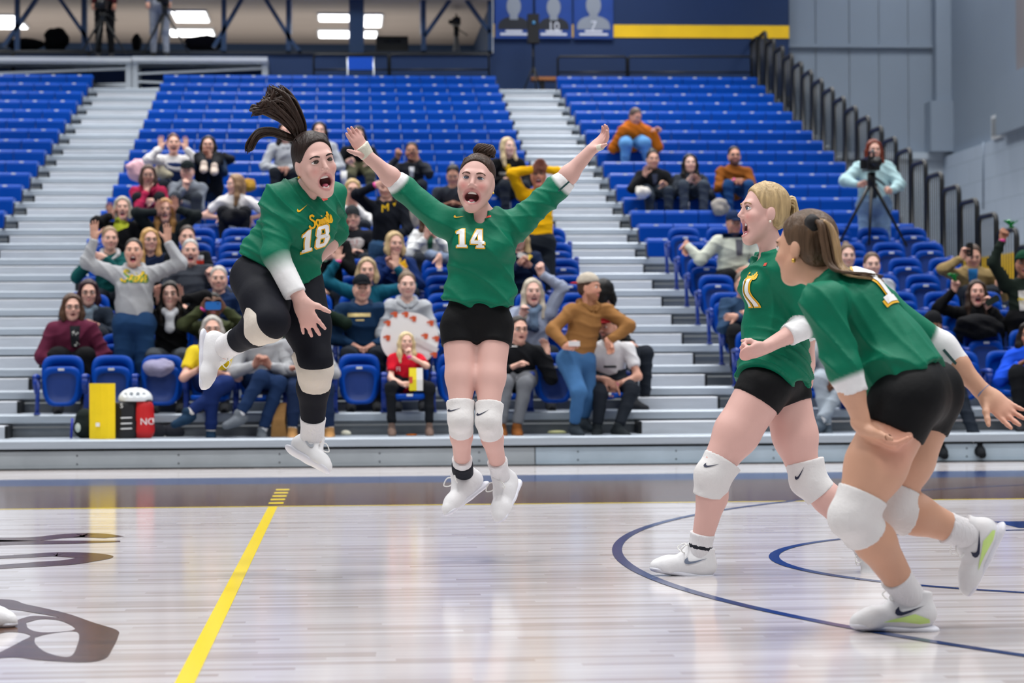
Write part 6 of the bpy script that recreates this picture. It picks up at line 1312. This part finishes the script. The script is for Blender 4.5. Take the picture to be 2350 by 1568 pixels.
# dark backpack left of the yellow sign
Yp = 20.4; bp_ = empty('backpack', onY(190, 1010, Yp)*A3([1, 1, 0])+A3([0, 0, ZD]), 'dark backpack with a round white patch left of the yellow sign', 'bag')
a = onY(170, 1012, Yp); b_ = onY(216, 940, Yp); S = SDF(); S.cone(((a[0]+b_[0])/2, Yp+.1, ZD+.1), ((a[0]+b_[0])/2, Yp+.1, b_[2]-.08), .11, .09, .03); S.cut((0, 0, ZD), -UZ); V, F = S.mesh(.012); bk = mk('pack', V, F, cloth('1b2221', 'rough'), bp_); bv = bvh_of(V, F)
decal('patch', [(.028*math.cos(t), .042*math.sin(t)) for t in np.linspace(0, 6.283, 16, endpoint=False)], [tuple(range(16))], bv, onY(178, 982, Yp), A3([1, 0, 0.]), UZ, A3([0, -1, 0.]), mat('patch_pale', 'c5d0c5', .6), bk, .004, .03); mk('blue_strap', *tube([onY(166, 960, Yp), onY(163, 1008, Yp)], .012, 6), mat('strap_blue', '1c2c9c', .6), bp_)
# brown paper bag under a front chair
Yp = 20.38; a = onY(622, 1010, Yp); b_ = onY(658, 926, Yp); pb = empty('paper_bag', ((a[0]+b_[0])/2, Yp, ZD), 'brown paper bag standing between the front-row feet', 'bag'); PB = mat('kraft_paper', '8a6434', .8, bump=.5, bscale=14, var=.1)
zt_ = b_[2]; x0, x1 = a[0], b_[0]; V = [(x0, Yp, ZD), (x1, Yp, ZD), (x1, Yp+.1, ZD), (x0, Yp+.1, ZD), (x0+.005, Yp+.03, zt_), (x1-.005, Yp+.03, zt_), (x1-.005, Yp+.07, zt_), (x0+.005, Yp+.07, zt_), (x0+.02, Yp-.005, (ZD+zt_)/2), (x1-.02, Yp-.005, (ZD+zt_)/2)]
mk('paper', V, [(0, 3, 2, 1), (0, 1, 9, 8), (8, 9, 5, 4), (1, 2, 6, 5, 9), (2, 3, 7, 6), (3, 0, 8, 4, 7)], PB, pb, smooth=False); mk('folded_rim', *boxes([(x0+.004, x1-.004, Yp+.028, Yp+.072, zt_-.025, zt_+.004)]), PB, pb, smooth=False)
# round sign with orange prints, a quarter cut folded out
Yp = 20.92; c = onY(940, 778, Yp-.0); R_ = 62/FPX*Yp; rs = empty('round_sign', (c[0], Yp, c[2]-R_), 'round white cardboard sign printed with small orange logos', 'sign')
SW_ = mat('sign_white', 'd9d7d8', .6); OR = mat('sign_orange', 'd2572c', .6)
P2 = [(R_*1.08*math.cos(t), R_*math.sin(t)) for t in np.linspace(0, 6.283, 40, endpoint=False)]; mk('card', *ngon_prism(P2, c, A3([1, 0, 0.]), nrm(A3([0, .15, 1.])), A3([0, -1, 0.]), .012), SW_, rs, smooth=False)
mk('folded_flap', *bar(onY(952, 778, Yp-.03), onY(1004, 806, Yp-.03), .012, .05), SW_, rs, smooth=False)
for i, (x, y) in enumerate([(889, 742), (888, 776), (948, 732), (988, 742), (975, 772), (1000, 778), (995, 815), (905, 722), (930, 722)]):
    p = onY(x, y, Yp-.014+.0*i); 
    mk('logo_print', [(p[0]+u*.035, Yp-.016+(p[2]-c[2])*.15, p[2]+v*.03) for u, v in ((-1, .5), (-.25, .7), (-.25, 1), (.9, .8), (.9, .1), (.7, -.9), (-.15, -.8), (-.2, .0), (-1, .0))], [tuple(range(9))], OR, rs, smooth=False)
# popcorn bag in the girl's hand
pc = girl['wr']['L']+girl['hd']['L']*.09+A3([.03, -.03, .04]); pk = empty('popcorn_bag', pc-A3([0, 0, .08]), 'yellow and white popcorn bag held by the girl in red', 'bag')
def pouch(x0, x1, m, nm):
    V = [(pc[0]+x, pc[1]+y, pc[2]+z) for z, d in ((-.10, .03), (0, .035), (.11, .008)) for x, y in ((x0, -d), (x1, -d), (x1, d), (x0, d))]; F = [(4*i+k, 4*i+(k+1) % 4, 4*i+4+(k+1) % 4, 4*i+4+k) for i in range(2) for k in range(4)]+[(3, 2, 1, 0), (8, 9, 10, 11)]; mk(nm, V, F, m, pk, smooth=False)
pouch(-.06, .008, mat('bag_yellow', 'e2cf14', .5), 'yellow_side'); pouch(.008, .065, mat('bag_white', 'dcdcd8', .5), 'white_side'); mk('red_print', *boxes([(pc[0]-.06, pc[0]-.03, pc[1]-.04, pc[1]-.036, pc[2]-.03, pc[2]+.03)]), REDP, pk, smooth=False)
# phones and small things in hands
def phone(label, c, w, h, m, tilt=0., yaw=0.):
    r = empty('mobile_phone', c-A3([0, 0, h/2]), label, 'phone'); a = A3([math.cos(tilt)*math.cos(yaw), math.sin(yaw), math.sin(tilt)]); u = A3([-math.sin(tilt), 0, math.cos(tilt)]); n = nrm(np.cross(a, u))
    P2 = rounded(w, w, -h/2, h/2, 20, 6); mk('phone_case', *ngon_prism([tuple(q) for q in P2], c, a, u, n, .012), m, r, smooth=False); lc = c+a*w*.3+u*h*.3+n*.001; mk('camera_lens', *tube([lc, lc+n*.004], .007, 8), BLACKM, r)
phone('blue phone held sideways by the person in olive jacket', onY(489, 702, sp18['Y']-.50), .15, .078, mat('phone_blue', '1e6fc4', .4))
phone('black phone held up by the man in beige jacket', onY(2226, 573, m57['Y']-.33), .075, .15, mat('phone_black', '14110f', .3))
phone('dark phone held by the laughing woman in black', onY(2278, 690, m58['Y']-.40), .15, .07, mat('phone_green', '16241c', .4), .5)
phone('white phone held up beside the thigh of player 18', onY(736, 690, ph48['Y']-.36), .07, .14, mat('phone_white', 'd8d6d2', .4), -.2)
phone('pale phone held by the blonde person in navy hoodie', onY(1200, 588, 23.6), .12, .06, mat('phone_white', 'd8d6d2', .4), -.4)
# noisy green ribbons in two fists
for lab, c, Yr in (('shiny green ribbon in the fist of the laughing woman', (2190, 640), m58['Y']-.3), ('shiny green ribbon in the raised fist at the right edge', (2320, 518), m61['Y']-.12)):
    rr = random.Random(c[0]); P0 = onY(*c, Yr); parts = []
    for i in range(7):
        a = rr.uniform(0, 6.28); d = A3([math.cos(a)*.09, rr.uniform(-.04, .0), .03+.04*rr.random()]); parts.append(bar(P0-d*.3, P0+d*.8, .035, .006))
    V, F = join(*parts); own_origin(tag(mk('ribbon', V, F, mat('foil_green', '0f8a3c', .25, metal=.3), None, smooth=False), lab, 'ribbon'))
# cup, folded paper, litter
def cup(label, c, Y, r=.035, h=.1, m=None):
    p = onY(*c, Y); o = empty('paper_cup', p-UZ*h/2, label, 'cup'); mk('cup_body', *tube([p-UZ*h/2, p+UZ*h*.46], [r*.8, r], 14), m or mat('cup_white', 'd9d9d4', .5), o); mk('cup_rim', *tube([p+UZ*h*.44+r*A3([math.cos(t), math.sin(t), 0]) for t in np.linspace(0, 6.283, 14, endpoint=False)], .003, 5, closed=True), m or mat('cup_white', 'd9d9d4', .5), o); return o
cup('white paper cup held by the bobbed woman in navy hoodie', (909, 606), 23.45); cup('tall white cup beside the camouflage trousers', (789, 408), 29.6, .045, .2)
own_origin(boxm('folded_paper', 'folded white paper in the hand of the man in tan jacket', 'paper', 1306, 783, 1331, 795, 20.02, .05, mat('sign_white', 'd9d7d8', .6)))
def deck_item(name, label, cat, px, py, r, hexc, m=None):
    p = onZ(px, py, ZD); p[1] = min(max(p[1], 20.08), 20.7); S = SDF(); S.ell(p+A3([0, 0, r[2]*.7]), r, k=.01); S.ell(p+A3([r[0]*.5, 0, r[2]*.5]), A3(r)*.6, k=.02); S.cut((0, 0, ZD), -UZ); return own_origin(tag(mk(name, *S.mesh(.008), m or cloth(hexc, 'thing'), None), label, cat))
deck_item('paper_cup', 'crushed white and yellow cup lying on the front deck', 'cup', 793, 996, (.045, .03, .028), 'd8d6c4'); deck_item('snack_box', 'flat yellow and white snack carton under the empty front chair', 'carton', 1270, 993, (.085, .05, .018), 'cfcf9a'); deck_item('napkin', 'crumpled white napkin beside the dark shoes on the front deck', 'napkin', 378, 1001, (.04, .03, .02), 'd8d2c6'); deck_item('snack_wrapper', 'small orange wrapper on the front deck by the girl', 'wrapper', 943, 1000, (.05, .03, .008), 'c06a24')
for i, (px, py) in enumerate(((372, 998), (402, 1000))): deck_item('ankle_boot', 'dark grey boot lying on the front deck, %s of a pair' % ('left' if i == 0 else 'right'), 'boot', px, py, (.10, .05, .07), '2a2c33')
# coats and bags left on seats
lump('pink_coat', 'pale pink puffy coat draped behind the woman in magenta', 'coat', (318, 392), (25, 30), 'd3a9b2', Yk(12)+.0, seed=5)
lump('cream_coat', 'cream fleece coat bundled on the bench beside the pink coat', 'coat', (385, 392), (30, 22), 'b9b29a', Yk(12)+.0, seed=6)
lump('black_bag', 'black handbag on the lap of the woman in white T-shirt', 'bag', (540, 500), (30, 22), '14151a', Yk(10)-.36, seed=7)
lump('tan_bag', 'mustard-coloured bag on the bench right of the white T-shirt', 'bag', (571, 425), (15, 14), 'a07a2c', Yk(12)+.05, seed=8)
lump('black_coat', 'black coat thrown over a chair in front of the laughing woman', 'coat', (2245, 750), (62, 30), '0d0e12', Yk(2)+.1, seed=9)
lump('beige_coat', 'beige coat over a chair left of player 14', 'coat', (940, 490), (24, 40), 'a39a90', Yk(8)+.05, seed=10)
lump('white_handbag', 'pale handbag hanging beside the woman in open black jacket', 'bag', (1478, 442), (15, 12), 'c4c0bb', Yk(12)-.45, seed=11)
lump('tan_backpack', 'beige backpack on the bench between the two bench sitters', 'bag', (1650, 475), (14, 22), '8f8a84', Yk(11)+.05, seed=12)
lump('grey_scarf', 'lavender grey scarf hanging on an empty front chair', 'scarf', (365, 843), (34, 11), '8f8ca8', Yk(1)+.07, seed=13, h=.012)
lump('dark_coat', 'dark coat on the chair beside the black-haired woman', 'coat', (520, 365), (16, 10), '0f1218', Yk(12)+.05, seed=14)
def bottle(label, px, Y, y0, y1, hexc):
    a = onY(px, y1, Y); b_ = onY(px, y0, Y); h = b_[2]-a[2]; r = .036; o = empty('bottle', a, label, 'bottle'); mk('bottle_body', *tube([a, a+UZ*h*.7, a+UZ*h*.82], [r, r, r*.5], 12), mat('bottle_'+hexc, hexc, .3), o); mk('bottle_cap', *tube([a+UZ*h*.82, b_], [r*.5, r*.5], 10), mat('bottle_cap', '202226', .5), o)
bottle('white drink bottle between the knees of the clapping bench sitter', 1576, Yk(11)-.05+.5, 452, 497, 'c9ccd0'); bottle('small bottle on the bench at the right aisle', 1460, Yk(11)+.1, 480, 497, '9aa0a6')
# one shoe of a player outside the frame, left edge
pt = onZ(-10, 1441, 0); ls = empty('sports_shoe', (pt[0]-.1, pt[1], 0), 'white sports shoe with a lilac sole entering at the left edge', 'shoe')
o = shoe(ls, A3([pt[0]-.12, pt[1]+.03, .105]), A3([1, -.1, 0]), UZ, 1.0, None, None, True); o.children[0].data.materials[0] = mat('sole_lilac', 'b9aee0', .5)
build_chairs()
